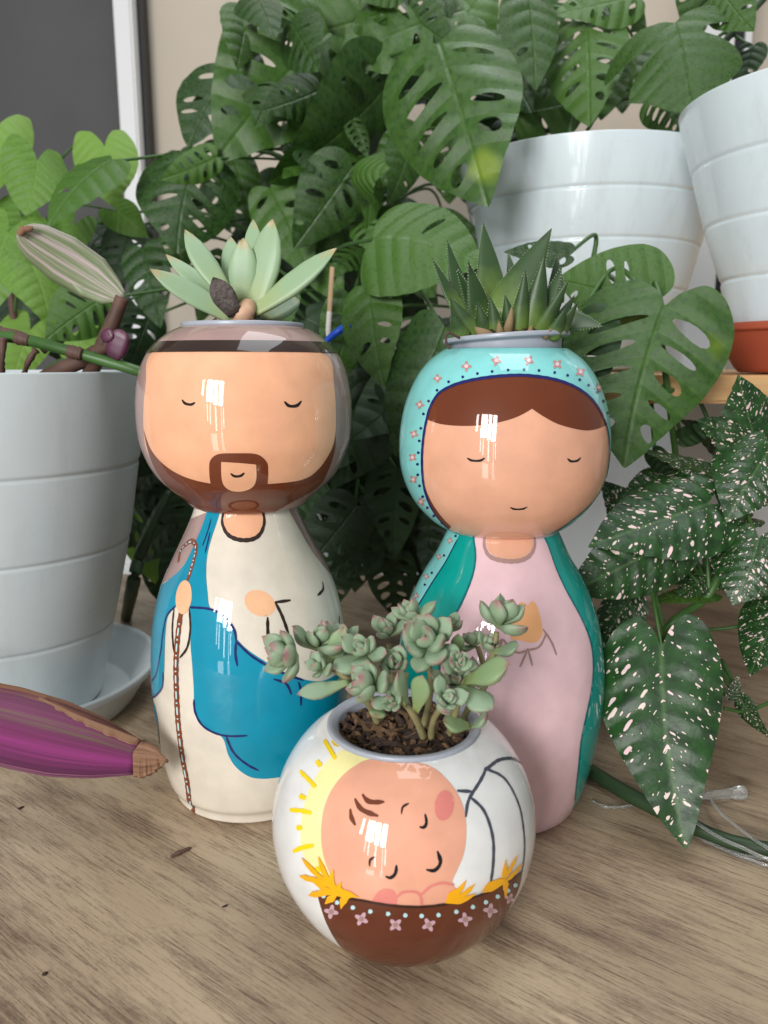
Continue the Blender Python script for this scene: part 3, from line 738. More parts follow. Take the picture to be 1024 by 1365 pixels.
A.stroke('eye', [(750, 940), (775, 951), (801, 936)], 6, 2, BLACK)
A.stroke('mouth', [(528, 1130), (560, 1137), (593, 1128)], 6, 2, BLACK)
for q in ((288, 641), (343, 622), (400, 609), (457, 601), (519, 595), (581, 594), (639, 597), (700, 605), (750, 616), (797, 633), (832, 654), (866, 681), (890, 716), (907, 762), (243, 674), (210, 716), (190, 766), (180, 822), (174, 871), (170, 917), (167, 962), (168, 1003), (175, 1046), (187, 1088), (205, 1131), (230, 1163), (262, 1190)):
    A.dot('veil_dot', q, 5.6, 2, NAVY)
for i, q in enumerate(((357, 581), (473, 559), (600, 558), (710, 573), (800, 603), (872, 663), (245, 628), (176, 730), (154, 844), (148, 935), (151, 1021), (181, 1107))):
    A.flower(q, 21 if i < 5 else 18, 2, ROSE, PALEB if i == 99 else PINK, 0.25 * i)
A = Painter(bs, bo, 500, 680, 2.926)
A.poly('green_robe', [A.up((660, 118), .1535), (664, 120), (690, 180), (740, 300), (800, 410), (840, 510), (852, 600), (845, 700), (825, 800), (805, 900), (795, 1000), (786, 1080), (780, 1130), (768, 1172), ('a', 95, .0008), ('a', 180, .0008), ('a', 180, .1535), ('a', 60, .1535)], 1, GREEN, False)
A.poly('green_robe', [A.up((386, 118), .1535), (392, 160), (390, 220), (370, 290), (330, 380), (285, 455), (258, 560), (250, 700), (262, 850), ('a', -50, .02), ('a', -52, .0008), ('a', -180, .0008), ('a', -180, .1535), ('a', -60, .1535)], 1, GREEN, False)
for q in ([(664, 110), (690, 182), (740, 302), (800, 412), (840, 512), (851, 600), (844, 700), (824, 800), (804, 900), (794, 1000), (785, 1080), (779, 1130)], [(384, 95), (392, 160), (389, 220), (369, 290), (329, 380), (284, 456), (257, 560), (249, 700)]):
    A.stroke('robe_edge', q, 8, 2, DGREEN, 0.8)
A.poly('veil', [A.up((322, 118), .1530), (300, 160), (240, 260), (190, 340), (150, 405), ('a', -85, .085), ('a', -120, .075), ('a', -178, .07), ('a', -178, .1530), ('a', -62, .1530)], 3, AQUA, False)
A.stroke('veil_edge', [(322, 118), (300, 160), (240, 260), (190, 340), (148, 408)], 6, 4, NAVY, 0.9)
for q in ((317, 102), (272, 178), (224, 246), (197, 292), (160, 368)): A.dot('veil_dot', q, 5, 4, NAVY)
for q in ((295, 120), (252, 183), (203, 260), (163, 335)): A.flower(q, 13, 4, ROSE, PINK)
A.poly('neck', [A.up((433, 125), .1545), (437, 140), (462, 176), (530, 194), (585, 186), (612, 150), A.up((618, 125), .1545)], 2, WSKIN, False)
A.stroke('neckline', [A.up((424, 125), .1545), (427, 140), (448, 180), (500, 198), (560, 198), (600, 180), (620, 145), A.up((626, 125), .1545)], 13, 3, TAUPE, 1.0)
A.poly('hands', [(530, 500), (532, 440), (550, 385), (566, 360), (585, 362), (596, 372), (612, 354), (630, 372), (648, 430), (652, 488), (628, 514), (598, 516), (570, 508)], 1, ORANGE)
for q in ([(480, 522), (500, 505), (525, 540), (560, 556), (595, 546), (640, 532), (668, 480)], [(655, 465), (688, 515), (707, 565)], [(596, 540), (565, 610)], [(596, 540), (613, 606)], [(500, 505), (478, 545), (470, 575)]):
    A.stroke('cuff_line', q, 6, 2, TAUPE, 0.6)

# ------------------------------------------------------------------ baby bowl
NX, NY = 0.0085, 0.305
hN = [(.0330, .0), (.0355, .001), (.0409, .006), (.0459, .012), (.0496, .018), (.0525, .024), (.0547, .030), (.0560, .036), (.0568, .042), (.0569, .048), (.0562, .054), (.0547, .060), (.0527, .066), (.0497, .072), (.0457, .078), (.0410, .0832), (.0362, .0868), (.0328, .0885)]
fig = figure('baby_bowl_planter', NX, NX, NY, hN, None, 'round white planter painted with a sleeping baby in a brown manger')
hs, ho = fig['h']; ho.data.materials.append(WHITE)
liner(fig['t'], NX, NY, 0.0882, 0.0316)
A = Painter(hs, ho, 340, 780, 2.56)
A.poly('halo', [(525, 575), (490, 556), (430, 549), (360, 545), (300, 563), (250, 598), (210, 650), (180, 712), (162, 782), (156, 860), (165, 920), (200, 975), (280, 1040), (400, 1000), (500, 800)], 1, HALO)
A.poly('baby_face', [(480, 580), (400, 590), (330, 625), (275, 680), (240, 750), (227, 830), (232, 910), (255, 980), (290, 1035), (350, 1080), (450, 1096), (560, 1100), (650, 1082), (688, 1045), (672, 1015), (690, 970), (710, 920), (720, 850), (715, 780), (695, 720), (660, 670), (610, 625), (550, 592)], 2, BSKIN)
for q in ([(238, 530), (257, 562), (275, 593)], [(155, 635), (180, 660), (208, 688)], [(122, 767), (157, 770), (192, 777)], [(133, 908), (165, 895), (200, 888)]): A.stroke('halo_ray', q, 11, 3, YELLOW, 0.8)
for q in ([(303, 524), (308, 543)], [(212, 602), (226, 617)], [(155, 720), (172, 727)], [(146, 828), (160, 828)], [(213, 965), (222, 972)]): A.stroke('halo_ray', q, 15, 3, YELLOW, 0.8)
for q in ((490, 563), (352, 538)): A.dot('halo_ray', q, 6, 3, YELLOW)
for q in ([(368, 715), (390, 738), (440, 740)], [(343, 730), (365, 765), (420, 787)], [(327, 765), (330, 790), (343, 818)]): A.stroke('hair_curl', q, 12, 3, BEARD, 0.5)
for q in ([(500, 780), (505, 757), (525, 745)], [(392, 958), (394, 937), (410, 926)]): A.stroke('eyebrow', q, 6, 3, DKBR, 0.5)
for q in ([(562, 825), (583, 817), (580, 782)], [(447, 993), (474, 990), (483, 955)]): A.stroke('eye', q, 8, 3, BLACK, 0.5)
A.stroke('nose', [(585, 970), (613, 972), (632, 945), (622, 908)], 9, 3, BLACK, 0.5)
A.ellipse('cheek', (645, 752), 33, 52, 0.12, 3, CHEEK)
A.poly('cheek', [(402, 1090), (418, 1048), (448, 1034), (480, 1048), (478, 1095)], 3, CHEEK)
for q in ([(480, 1068), (508, 1046), (558, 1050), (570, 1090)], [(566, 1056), (600, 1027), (640, 1015), (676, 1022)]): A.stroke('finger_line', q, 7, 3, CHEEK, 0.8)
for q in ([(690, 702), (738, 704)], [(718, 790), (733, 722), (785, 632)], [(783, 632), (830, 598), (880, 592), (922, 612)], [(788, 628), (850, 660), (900, 752), (918, 860), (910, 975)], [(735, 725), (780, 770), (810, 860), (812, 940), (803, 1012)]):
    A.stroke('swaddle_line', q, 9, 2, GREY, 0.6)
A.ellipse('swaddle_knot', (788, 628), 10, 7, -0.6, 3, GREY)
A.poly('manger', [(213, 1043), (260, 1058), (350, 1071), (450, 1088), (560, 1095), (680, 1080), (780, 1050), (850, 1015), (909, 975), (900, 1025), (872, 1090), (838, 1150), (790, 1205), ('a', 40, .0006), ('a', 0, .0006), ('a', -38, .0006), (325, 1262), (285, 1220), (250, 1160), (228, 1100)], 4, BASKET, False)
A.stroke('manger_edge', [(213, 1043), (260, 1058), (350, 1071), (450, 1088), (560, 1095), (680, 1080), (780, 1050), (850, 1015), (909, 975)], 7, 5, DKBR, 0.7)
for q in ((237, 1058), (283, 1080), (336, 1097), (395, 1110), (455, 1118), (513, 1123), (568, 1125), (625, 1122), (685, 1111), (741, 1095), (785, 1079), (825, 1060), (860, 1040), (885, 1022)): A.dot('manger_dot', q, 7.5, 5, PALEB)
for i, q in enumerate(((263, 1111), (365, 1135), (480, 1155), (592, 1155), (715, 1137), (800, 1107), (865, 1067))): A.flower(q, 25 if i < 6 else 19, 5, LILAC, TAUPE, 0.2 + 0.3 * i)
for q in ([(357, 1062), (300, 1042), (235, 1012), (155, 990)], [(310, 1048), (235, 1002), (163, 930)], [(285, 1042), (245, 990), (220, 926)], [(280, 1045), (264, 1008), (270, 970)], [(300, 1050), (250, 1045), (186, 1056)],
          [(330, 1058), (305, 1072), (296, 1100)], [(285, 1052), (258, 1070), (243, 1084)], [(320, 1050), (290, 1030), (298, 1012)], [(345, 1060), (270, 1045), (205, 1015)],
          [(648, 1082), (680, 1058), (716, 1006)], [(655, 1082), (700, 1060), (747, 1018)], [(650, 1080), (665, 1055), (688, 1032)], [(660, 1082), (705, 1072), (750, 1050)],
          [(768, 1046), (800, 1018), (840, 1010), (862, 1020)], [(835, 1012), (847, 975), (850, 936)], [(842, 1012), (862, 975), (891, 920)], [(845, 1012), (880, 982), (910, 950)], [(840, 1008), (852, 1035), (850, 1066)], [(775, 1046), (810, 1030), (845, 1014)]):
    A.stroke('straw', q, 15, 6, GOLD, 0.12)

# ================================================================== plants: builders
def set_uv(me, uvs):
    """uvs: one (u, v) per loop"""
    l = me.uv_layers.new(name='UVMap')
    l.data.foreach_set('uv', np.asarray(uvs, 'f').ravel())
SHAPES = {  # (t, half width) along the leaf
    'lance': [(0, .55), (.2, .78), (.45, 1.0), (.65, .96), (.8, .72), (.92, .36), (1, .03)],
    'spoon': [(0, .34), (.15, .44), (.4, .80), (.6, 1.0), (.74, .92), (.86, .60), (.94, .25), (1, .01)],
    'spear': [(0, 1.0), (.15, 1.0), (.35, .86), (.6, .58), (.8, .31), (.93, .12), (1, .015)],
    'stub': [(0, .5), (.2, .9), (.5, 1.0), (.8, .9), (.93, .6), (1, .1)]}
def fleshy_mesh(name, L, W, Tk, shape, bend=0.0, keel=0.0, nl=16, ns=14, wob=0.0, seed=0):
    """thick leaf along +Y, upper face +Z"""
    rnd = random.Random(seed); tt = [p[0] for p in SHAPES[shape]]; ww = [p[1] for p in SHAPES[shape]]
    vs, fs, uv = [], [], []
    for i in range(nl + 1):
        t = 1 - (1 - i / nl) ** 1.35; w = float(np.interp(t, tt, ww)); th = w * (1.15 - 0.3 * t)
        zc = bend * L * t * t; sway = wob * L * math.sin(t * 4 + seed)
        for j in range(ns):
            a = 2 * PI * j / ns; c, s_ = math.cos(a), math.sin(a)
            z = Tk / 2 * th * s_ * (0.55 if s_ > 0 else 1.0)
            if s_ > 0 and keel == 0: z -= 0.10 * Tk * (1 - abs(c))
            if keel and s_ < 0: z -= keel * Tk * (1 - abs(c)) * th
            vs.append((W / 2 * w * math.copysign(abs(c) ** 0.85, c) + sway, t * L, z + zc))
    for i in range(nl):
        for j in range(ns):
            j2 = (j + 1) % ns
            fs.append((i * ns + j, i * ns + j2, (i + 1) * ns + j2, (i + 1) * ns + j))
            for (jj, ii) in ((j, i), (j + 1, i), (j + 1, i + 1), (j, i + 1)): uv.append(((jj / ns + 0.25) % 1.0001, 1 - (1 - ii / nl) ** 1.35))
    fs.append(tuple(range(ns))[::-1]); uv += [(0.5, 0)] * ns
    fs.append(tuple(nl * ns + j for j in range(ns))); uv += [(0.5, 1)] * ns
    me = mesh(name, vs, fs); set_uv(me, uv); return me
def frame(base, tip, normal):
    y = (Vector(tip) - Vector(base)).normalized(); n = Vector(normal); n = (n - y * n.dot(y)).normalized(); x = y.cross(n)
    M = Matrix((x, y, n)).transposed().to_4x4(); M.translation = Vector(base); return M
CAM = Vector((0, 0, H))
def place(name, me, M, mat, parent):
    o = add(name, me, mat, parent); o.matrix_basis = M; return o
def fleshy(parent, base, tip, W, Tk, shape, mat, normal, bend=0.0, keel=0.0, name='leaf', wob=0.0, seed=0):
    L = (Vector(tip) - Vector(base)).length
    # keep the tip on its mark although the blade is bent
    nrm = Vector(normal)
    y = (Vector(tip) - Vector(base)).normalized(); n = (nrm - y * nrm.dot(y)).normalized()
    t2 = Vector(tip) - n * (bend * L)
    return place(name, fleshy_mesh(name, L, W, Tk, shape, bend, keel, wob=wob, seed=seed), frame(base, t2, nrm), mat, parent)

OUT_ADAN = [(0, 0), (.10, -.055), (.22, -.065), (.34, -.01), (.42, .10), (.45, .24), (.43, .40), (.365, .56), (.27, .71), (.165, .84), (.075, .94), (0, 1.0)]
OUT_HEART = [(0, 0), (.06, -.10), (.17, -.17), (.30, -.13), (.40, .0), (.43, .16), (.41, .32), (.345, .50), (.24, .68), (.13, .84), (.05, .94), (0, 1.0)]
OUT_ARROW = [(0, 0), (.05, -.16), (.14, -.32), (.28, -.36), (.37, -.2), (.42, 0.0), (.42, .2), (.37, .4), (.27, .62), (.15, .82), (.05, .95), (0, 1.0)]
OUT_SPLIT = [(0, 0), (.12, -.08), (.30, -.12), (.52, -.05), (.62, .12), (.50, .15), (.30, .16), (.20, .22), (.32, .32), (.44, .48), (.46, .62), (.36, .72), (.24, .86), (.10, .97), (0, 1.02)]
def blade_mesh(name, outline, width, holes, seed, curl=0.25, droop=0.25, ripple=0.02, nveins=6, slope=0.45, asym=0.06, fold=0.0, grid=0.05):
    rnd = random.Random(seed)
    kr, kl = width / 0.9 * (1 + asym), width / 0.9 * (1 - asym)
    right = [np.array((x * kr, y)) for x, y in outline]; left = [np.array((-x * kl, y)) for x, y in outline[1:-1]][::-1]
    C = catmull(right, 6) ; Cl = catmull([right[-1]] + left + [right[0]], 6)
    loop = C[:-1] + Cl[:-1]
    for i in range(len(loop)):   # slightly uneven margin
        loop[i] = loop[i] + np.array((0.005 * math.sin(i * 0.23 + seed), 0.004 * math.cos(i * 0.31 + seed * 2)))
    loop = resample(loop, grid * 0.6, True)
    hs_ = []
    hw = lambda y, k: float(np.interp(y, [p[1] for p in outline if p[1] >= 0 and True][1:], [p[0] for p in outline if p[1] >= 0][1:])) * k if y > 0 else 0.3 * k
    if holes:
        for sgn, k in ((1, kr), (-1, kl)):
            for v in range(nveins - 1):
                if rnd.random() > holes: continue
                y0 = (v + 0.5) / nveins - 0.02
                xa = 0.05 * k + rnd.random() * 0.03; ylast = y0
                xb = xa
                while xb < 0.5:
                    yy = y0 + slope * abs(xb / 1.0) ** 1.15
                    if xb > hw(yy, k) * rnd.uniform(0.66, 0.80) or yy > 0.93: break
                    xb += 0.01
                if xb - xa < 0.07: continue
                hwid = rnd.uniform(0.024, 0.052); pts = []
                m_ = 14
                for i in range(m_):
                    t = 2 * PI * i / m_; f = (1 - math.cos(t)) / 2; x = xa + (xb - xa) * f
                    wv = hwid * math.sin(t) * (0.7 + 0.5 * f)
                    pts.append((sgn * x, y0 + slope * x ** 1.15 + wv))
                hs_.append(np.array(pts if sgn > 0 else pts[::-1]))
    V, Fc = fill(loop, grid, hs_)
    vs = []
    ph0 = rnd.uniform(0, 6); sb = rnd.uniform(-.16, .16); tw = rnd.uniform(-.45, .45); cup = rnd.uniform(-.1, .25)
    for x, y in V:
        ax = abs(x)
        ph = (y - slope * ax ** 1.15) * nveins
        z = -curl * x * x * 1.6 - droop * y * y * 0.8 + ripple * (0.5 - abs((ph % 1) - 0.5)) * min(1, ax * 6)
        z += 0.030 * math.sin(6 * y + ph0 + 3 * x) * ax * 2 - fold * (0.12 - ax if ax < 0.12 else 0) * -1
        z += tw * x * y + cup * ax * (1 - ax * 2)
        vs.append((x + sb * y * (y - 1), y, z))
    fs = [f if (V[f[1]][0] - V[f[0]][0]) * (V[f[2]][1] - V[f[0]][1]) - (V[f[1]][1] - V[f[0]][1]) * (V[f[2]][0] - V[f[0]][0]) > 0 else f[::-1] for f in Fc]
    me = mesh(name, vs, fs)
    uv = []
    for f in fs: uv += [(V[i][0] + 0.5, V[i][1]) for i in f]
    set_uv(me, uv); return me
_seed = [100]
def leaf(plant, b, t, width, mat, holes=0.0, roll=0.0, outline=OUT_ADAN, curl=0.3, droop=0.2, ripple=0.03, stem=None, stem_mat=None, srad=0.0016, nveins=6, slope=0.45, asym=0.06, up=0.35, grid=0.05):
    """b, t: (px, py, Y) of the leaf's base and tip"""
    _seed[0] += 1
    B, Tp = P(*b), P(*t); L = (Tp - B).length
    n = (CAM - (B + Tp) / 2).normalized() + Vector((0, 0, up))
    y = (Tp - B).normalized(); n = (n - y * n.dot(y)).normalized()
    n = Matrix.Rotation(R(roll), 3, y) @ n
    t2 = Tp + n * (droop * 0.8 * L)     # the drooped tip comes back onto its mark
    M = frame(B, t2, n) @ Matrix.Diagonal((L, L, L, 1))
    o = place('leaf', blade_mesh('leaf', outline, width, holes, _seed[0], curl, droop, ripple, nveins, slope, asym, grid=grid), M, mat, plant)
    if stem is not None:
        S = Vector(stem); mid = (B + S) / 2 + Vector((random.uniform(-.01, .01), 0.02, 0.02)) - y * (0.15 * (B - S).length)
        tube('petiole', [B + n * -0.0005 + y * 0.002, mid, S], [srad * 0.8, srad, srad * 1.3], stem_mat or M_STEM, plant, seg=7, n=8)
    return o

# ================================================================== soil in the three planters
def soil_top(name, x0, y0, z, r, label, seed, chips=70, rise=0.004):
    rnd = random.Random(seed); vs, fs, mi = [], [], []
    n, m = 14, 40
    for i in range(n + 1):
        for j in range(m):
            a = 2 * PI * j / m; q = r * i / n
            vs.append((x0 + q * math.cos(a), y0 + q * math.sin(a), z + rnd.uniform(-0.0016, 0.0016) + rise * (1 - (i / n) ** 2)))
    for i in range(n):
        for j in range(m):
            j2 = (j + 1) % m; fs.append((i * m + j, i * m + j2, (i + 1) * m + j2, (i + 1) * m + j)); mi.append(0)
    for k in range(chips):
        q = r * math.sqrt(rnd.random()) * 0.95; a = rnd.uniform(0, 2 * PI)
        c = Vector((x0 + q * math.cos(a), y0 + q * math.sin(a), z + rise * (1 - (q / r) ** 2) + rnd.uniform(0, 0.0022)))
        l, w_, h_ = rnd.uniform(.002, .0068), rnd.uniform(.0007, .0021), rnd.uniform(.0005, .0015)
        Rm = Matrix.Rotation(rnd.uniform(0, 6.28), 3, 'Z') @ Matrix.Rotation(rnd.uniform(-.7, .7), 3, 'Y') @ Matrix.Rotation(rnd.uniform(-.7, .7), 3, 'X')
        b = len(vs)
        for (sx, sy, sz) in ((-1, -1, -1), (1, -1, -1), (1, 1, -1), (-1, 1, -1), (-1, -1, 1), (1, -1, 1), (1, 1, 1), (-1, 1, 1)):
            vs.append(tuple(c + Rm @ Vector((sx * l * rnd.uniform(.6, 1), sy * w_ * rnd.uniform(.5, 1), sz * h_ * rnd.uniform(.5, 1)))))
        for f in ((0, 3, 2, 1), (4, 5, 6, 7), (0, 1, 5, 4), (1, 2, 6, 5), (2, 3, 7, 6), (3, 0, 4, 7)): fs.append(tuple(b + i for i in f)); mi.append(1 + k % 2)
    me = mesh(name, vs, fs)
    for mt in (M_SOIL, M_BARK, M_BARK2): me.materials.append(mt)
    me.polygons.foreach_set('material_index', mi)
    o = add(name, me, None, None, False); return tag(o, label, 'soil', None, 'stuff')
soil_top('potting_soil', NX, NY, 0.0825, 0.0285, 'dark bark soil filling the round baby planter', 3, 330, 0.004)
soil_top('potting_soil', BX, BY, 0.2555, 0.0262, 'dark soil in the bearded figure planter', 4, 90, 0.003)
soil_top('potting_soil', WX, WY, 0.2505, 0.0262, 'dark soil in the veiled figure planter', 5, 150, 0.005)

# ================================================================== succulents
def px1(q, Y): return P(150 + q[0] / 2.926, 270 + q[1] / 2.926, Y)
t = thing('fleshy_succulent', (BX, BY, 0.256), 'pale green succulent with long pointed leaves in the bearded planter', 'succulent', 'succulents growing in painted planters')
k1 = mm_per_px(BY) / 2.926
for i, (b, tp, w, yb, yt, bd, mat, sh) in enumerate((
    ((470, 452), (148, 257), 82, .408, .398, .05, M_PACHY, 'lance'), ((450, 400), (210, 200), 66, .420, .428, .04, M_PACHY, 'lance'),
    ((450, 372), (283, 105), 84, .412, .420, .03, M_PACHY, 'lance'), ((485, 370), (458, 132), 80, .424, .440, .0, M_PACHY, 'lance'),
    ((510, 395), (507, 138), 100, .412, .410, .02, M_PACHY, 'lance'), ((540, 330), (547, 65), 72, .430, .446, .02, M_PACHY, 'lance'),
    ((548, 415), (625, 65), 118, .410, .412, .05, M_PACHY, 'lance'), ((540, 425), (875, 180), 92, .408, .402, .06, M_PACHY, 'lance'),
    ((590, 450), (722, 372), 88, .425, .440, .1, M_PACHY, 'stub'), ((478, 440), (392, 292), 84, .400, .391, .10, M_DEAD, 'lance'))):
    B_, T_ = px1(b, yb), px1(tp, yt)
    md_ = (B_ + T_) / 2; nrm = Vector(((BX - md_.x) * 18, -0.9, 0.45)) if mat is not M_DEAD else Vector((-.2, -1, .1))
    fleshy(t, B_, T_, w * k1 * 1.12, w * k1 * 0.70, sh, mat, nrm, bd, wob=0.01, seed=i)
tube('stem', [px1((500, 470), .406), px1((516, 432), .402), px1((530, 405), .408)], [.0056, .0050, .0045], M_STUB, t, lumps=0.12)

def px3(q, Y): return P(500 + q[0] / 2.926, 290 + q[1] / 2.926, Y)
t = thing('spiky_succulent', (WX, WY, 0.253), 'dark green toothed spiky succulent in the veiled planter', 'succulent', 'succulents growing in painted planters')
k3 = mm_per_px(WY) / 2.926
def haw(b, tp, w, yb, yt, bd, mat, teeth=True, sd=0):
    B_, T_ = px3(b, yb), px3(tp, yt); L = (T_ - B_).length
    md_ = (B_ + T_) / 2; nrm = Vector(((WX - md_.x) * 22, -1.0 if yb > .394 else 0.9, 0.35))
    o = fleshy(t, B_, T_, w * k3 * 1.25, w * k3 * 0.55, 'spear', mat, nrm, bd, 0.35, wob=0.012, seed=sd)
    if not teeth: return
    rnd = random.Random(sd); W = w * k3 * 1.25; vs, fs = [], []
    tt = [p[0] for p in SHAPES['spear']]; ww = [p[1] for p in SHAPES['spear']]
    nT = int(L / 0.0014)
    for sgn in (-1, 1):
        for j in range(2, nT):
            tq = j / (nT + 0.5); x = sgn * W / 2 * float(np.interp(tq, tt, ww)) + 0.012 * L * math.sin(tq * 4 + sd); z = bd * L * tq * tq
            h_ = rnd.uniform(.0002, .0008); b0 = len(vs)
            vs += [(x - sgn * .0004, tq * L - .0004, z), (x - sgn * .0004, tq * L + .0004, z), (x - sgn * .0004, tq * L, z + .0004), (x + sgn * h_, tq * L + h_ * 0.5, z + h_ * 0.2)]
            fs += [(b0, b0 + 1, b0 + 3), (b0 + 1, b0 + 2, b0 + 3), (b0 + 2, b0, b0 + 3)]
    c = add('margin_teeth', mesh('margin_teeth', vs, fs), M_TEETH, None, False)
    c.matrix_basis = o.matrix_basis.copy(); attach(c, o)
    c.matrix_parent_inverse = o.matrix_basis.inverted()
for i, a in enumerate((
    ((455, 350), (425, 18), 105, .415, .425, .0, M_HAW), ((700, 330), (714, 140), 62, .425, .430, -.02, M_HAWD), ((500, 400), (690, 43), 150, .398, .402, .06, M_HAW),
    ((375, 400), (278, 85), 88, .412, .418, .05, M_HAW), ((345, 380), (218, 155), 58, .405, .402, .06, M_HAW), ((405, 400), (313, 195), 62, .402, .392, .0, M_HAW),
    ((420, 430), (365, 170), 92, .396, .388, .02, M_HAW), ((375, 455), (292, 312), 92, .390, .380, .03, M_HAW), ((560, 450), (585, 200), 62, .386, .378, -.02, M_HAW),
    ((605, 435), (662, 148), 88, .390, .382, .02, M_HAW), ((640, 440), (727, 188), 70, .396, .386, .03, M_HAW), ((640, 450), (757, 245), 64, .388, .376, .05, M_HAW),
    ((690, 455), (780, 300), 66, .392, .390, .04, M_HAWD), ((715, 450), (790, 328), 60, .386, .376, .05, M_HAW), ((740, 390), (888, 426), 66, .396, .386, .05, M_HAWD),
    ((470, 455), (450, 308), 52, .384, .378, .0, M_HAW), ((640, 380), (560, 190), 60, .425, .435, .0, M_HAWD), ((560, 380), (515, 130), 66, .430, .440, .0, M_HAWD), ((340, 455), (300, 380), 60, .386, .378, .04, M_HAW), ((540, 455), (505, 300), 56, .388, .382, .02, M_HAW), ((690, 462), (742, 352), 62, .382, .372, .04, M_HAW), ((430, 460), (400, 330), 56, .386, .378, .02, M_HAW), ((760, 440), (775, 350), 52, .40, .40, .04, M_HAWD))):
    haw(*a, True, i)
for i, a in enumerate((((515, 460), (535, 340), 30, .380, .374, .0, M_DRY), ((440, 470), (388, 425), 46, .378, .374, .0, M_DRY), ((600, 465), (612, 415), 26, .376, .372, .05, M_DRY), ((660, 465), (690, 430), 26, .376, .372, .05, M_DRY), ((490, 462), (482, 400), 24, .378, .374, .0, M_DRY))):
    haw(*a, False, 40 + i)
tube('dead_root', [px3((330, 470), .372), px3((285, 450), .368), px3((278, 485), .368), px3((292, 512), .369)], .0006, M_BSTEM, t, seg=6)

def px5(q, Y): return P(340 + q[0] / 2.56, 780 + q[1] / 2.56, Y)
t = thing('rosette_succulent', (NX, NY, 0.083), 'trailing pink tipped rosette succulent in the round baby planter', 'succulent', 'succulents growing in painted planters')
k5 = mm_per_px(NY + 0.03) / 2.56
SP = [fleshy_mesh('leaf', 1.0, w_, th_, 'spoon', bd, 0, 12, 12, seed=i) for i, (w_, th_, bd) in enumerate(((.62, .44, .10), (.70, .46, .16), (.58, .42, .05)))]
for me in SP: me.materials.append(M_GRAPTO); me.shade_smooth()
def rosette(c, Y, axis, rad, n=17, seed=0, e0=22, e1=80):
    rnd = random.Random(seed); C = px5(c, Y); a = Vector(axis).normalized()
    u = a.cross(Vector((0.3, 0.1, 1))).normalized(); v = a.cross(u)
    for i in range(n):
        f = i / (n - 1); ang = 2.39996 * i + seed; e = R(e0 + (e1 - e0) * f ** 0.9 + rnd.uniform(-13, 13)); ang += rnd.uniform(-.3, .3)
        rd = u * math.cos(ang) + v * math.sin(ang); d = rd * math.cos(e) + a * math.sin(e); up = a * math.cos(e) - rd * math.sin(e)
        L = rad * k5 * 1.26 * (1.0 - 0.42 * f) * rnd.uniform(.72, 1.12)
        M = frame(C + a * (0.0016 * f * rad / 60) + rd * .0006, C + d, up) @ Matrix.Diagonal((L, L, L, 1)); M.translation = C + a * (rad * k5 * 0.22 * f)
        o = bpy.data.objects.new('leaf', SP[(i + seed) % 3]); COL.objects.link(o); o.matrix_basis = M; attach(o, t)
for i, a in enumerate((
    ((140, 240), .292, (-.80, -.50, .25), 104, 13), ((375, 240), .296, (-.25, -.55, .75), 92, 13), ((455, 175), .338, (-.2, -.1, 1), 84, 10), ((590, 210), .294, (-.15, -.70, .65), 122, 14),
    ((405, 350), .278, (-.65, -.45, .5), 96, 12), ((640, 400), .270, (.35, -.6, .65), 64, 12), ((835, 140), .300, (.35, -.15, .95), 104, 11), ((690, 268), .284, (.3, -.8, .5), 60, 12),
    ((320, 300), .300, (-.4, -.4, .8), 70, 10), ((480, 290), .296, (-.1, -.6, .8), 78, 10), ((665, 335), .292, (.2, -.6, .7), 66, 10), ((740, 330), .300, (.4, -.5, .7), 62, 9), ((300, 205), .312, (-.1, -.3, .9), 74, 9), ((470, 400), .276, (-.2, -.7, .5), 56, 9), ((660, 160), .316, (.1, -.3, .9), 66, 9), ((780, 210), .304, (.5, -.4, .7), 60, 9), ((230, 290), .290, (-.5, -.5, .6), 60, 9), 
    ((540, 120), .322, (-.2, -.1, 1), 76, 9), ((750, 210), .315, (-.4, -.2, .9), 64, 8), ((215, 215), .305, (.25, -.2, 1), 104, 8))):
    rosette(*a, seed=i)
for i, (b, tp, w, yb, yt, bd) in enumerate((
    ((715, 325), (868, 268), 96, .284, .272, .05), ((700, 345), (812, 425), 84, .282, .268, .08), ((548, 432), (572, 308), 66, .274, .266, .08), ((320, 330), (143, 372), 62, .286, .276, .12),
    ((735, 480), (640, 462), 70, .292, .286, .05), ((815, 225), (898, 205), 62, .296, .288, .22), ((430, 420), (412, 445), 50, .276, .268, .1), ((520, 410), (490, 290), 56, .276, .268, .06),
    ((250, 300), (305, 140), 66, .300, .300, .06), ((250, 290), (228, 118), 60, .302, .308, .04), ((690, 250), (693, 165), 44, .300, .300, .05), ((740, 480), (790, 440), 60, .290, .282, .1))):
    B_, T_ = px5(b, yb), px5(tp, yt)
    fleshy(t, B_, T_, w * k5 * 1.05, w * k5 * 0.66, 'spoon', M_GRAPT2 if i % 2 == 0 else M_GRAPTO, Vector((0, -0.5, 0.8)) if i not in (8, 9) else Vector((0, -1, .2)), bd, seed=i + 3)
for q in (([(235, 265), .294], [(300, 310), .290], [(370, 375), .290], [(420, 470), .300]), ([(430, 350), .282], [(500, 395), .280], [(545, 450), .282], [(575, 520), .290]),
          ([(825, 160), .300], [(812, 240), .298], [(760, 300), .292], [(700, 350), .288], [(685, 430), .290], [(660, 520), .300]), ([(590, 240), .300], [(600, 330), .298], [(590, 420), .300], [(570, 500), .305]),
          ([(760, 210), .315], [(790, 330), .312], [(740, 400), .308], [(690, 500), .310]), ([(370, 260), .300], [(380, 340), .302], [(430, 450), .306]), ([(640, 410), .274], [(610, 460), .284], [(600, 520), .292]), ([(455, 200), .338], [(470, 330), .332], [(500, 470), .320])):
    tube('stem', [px5(*p) for p in q], [.0011, .0013, .0016], M_SSTEM, t, seg=9, lumps=0.08)

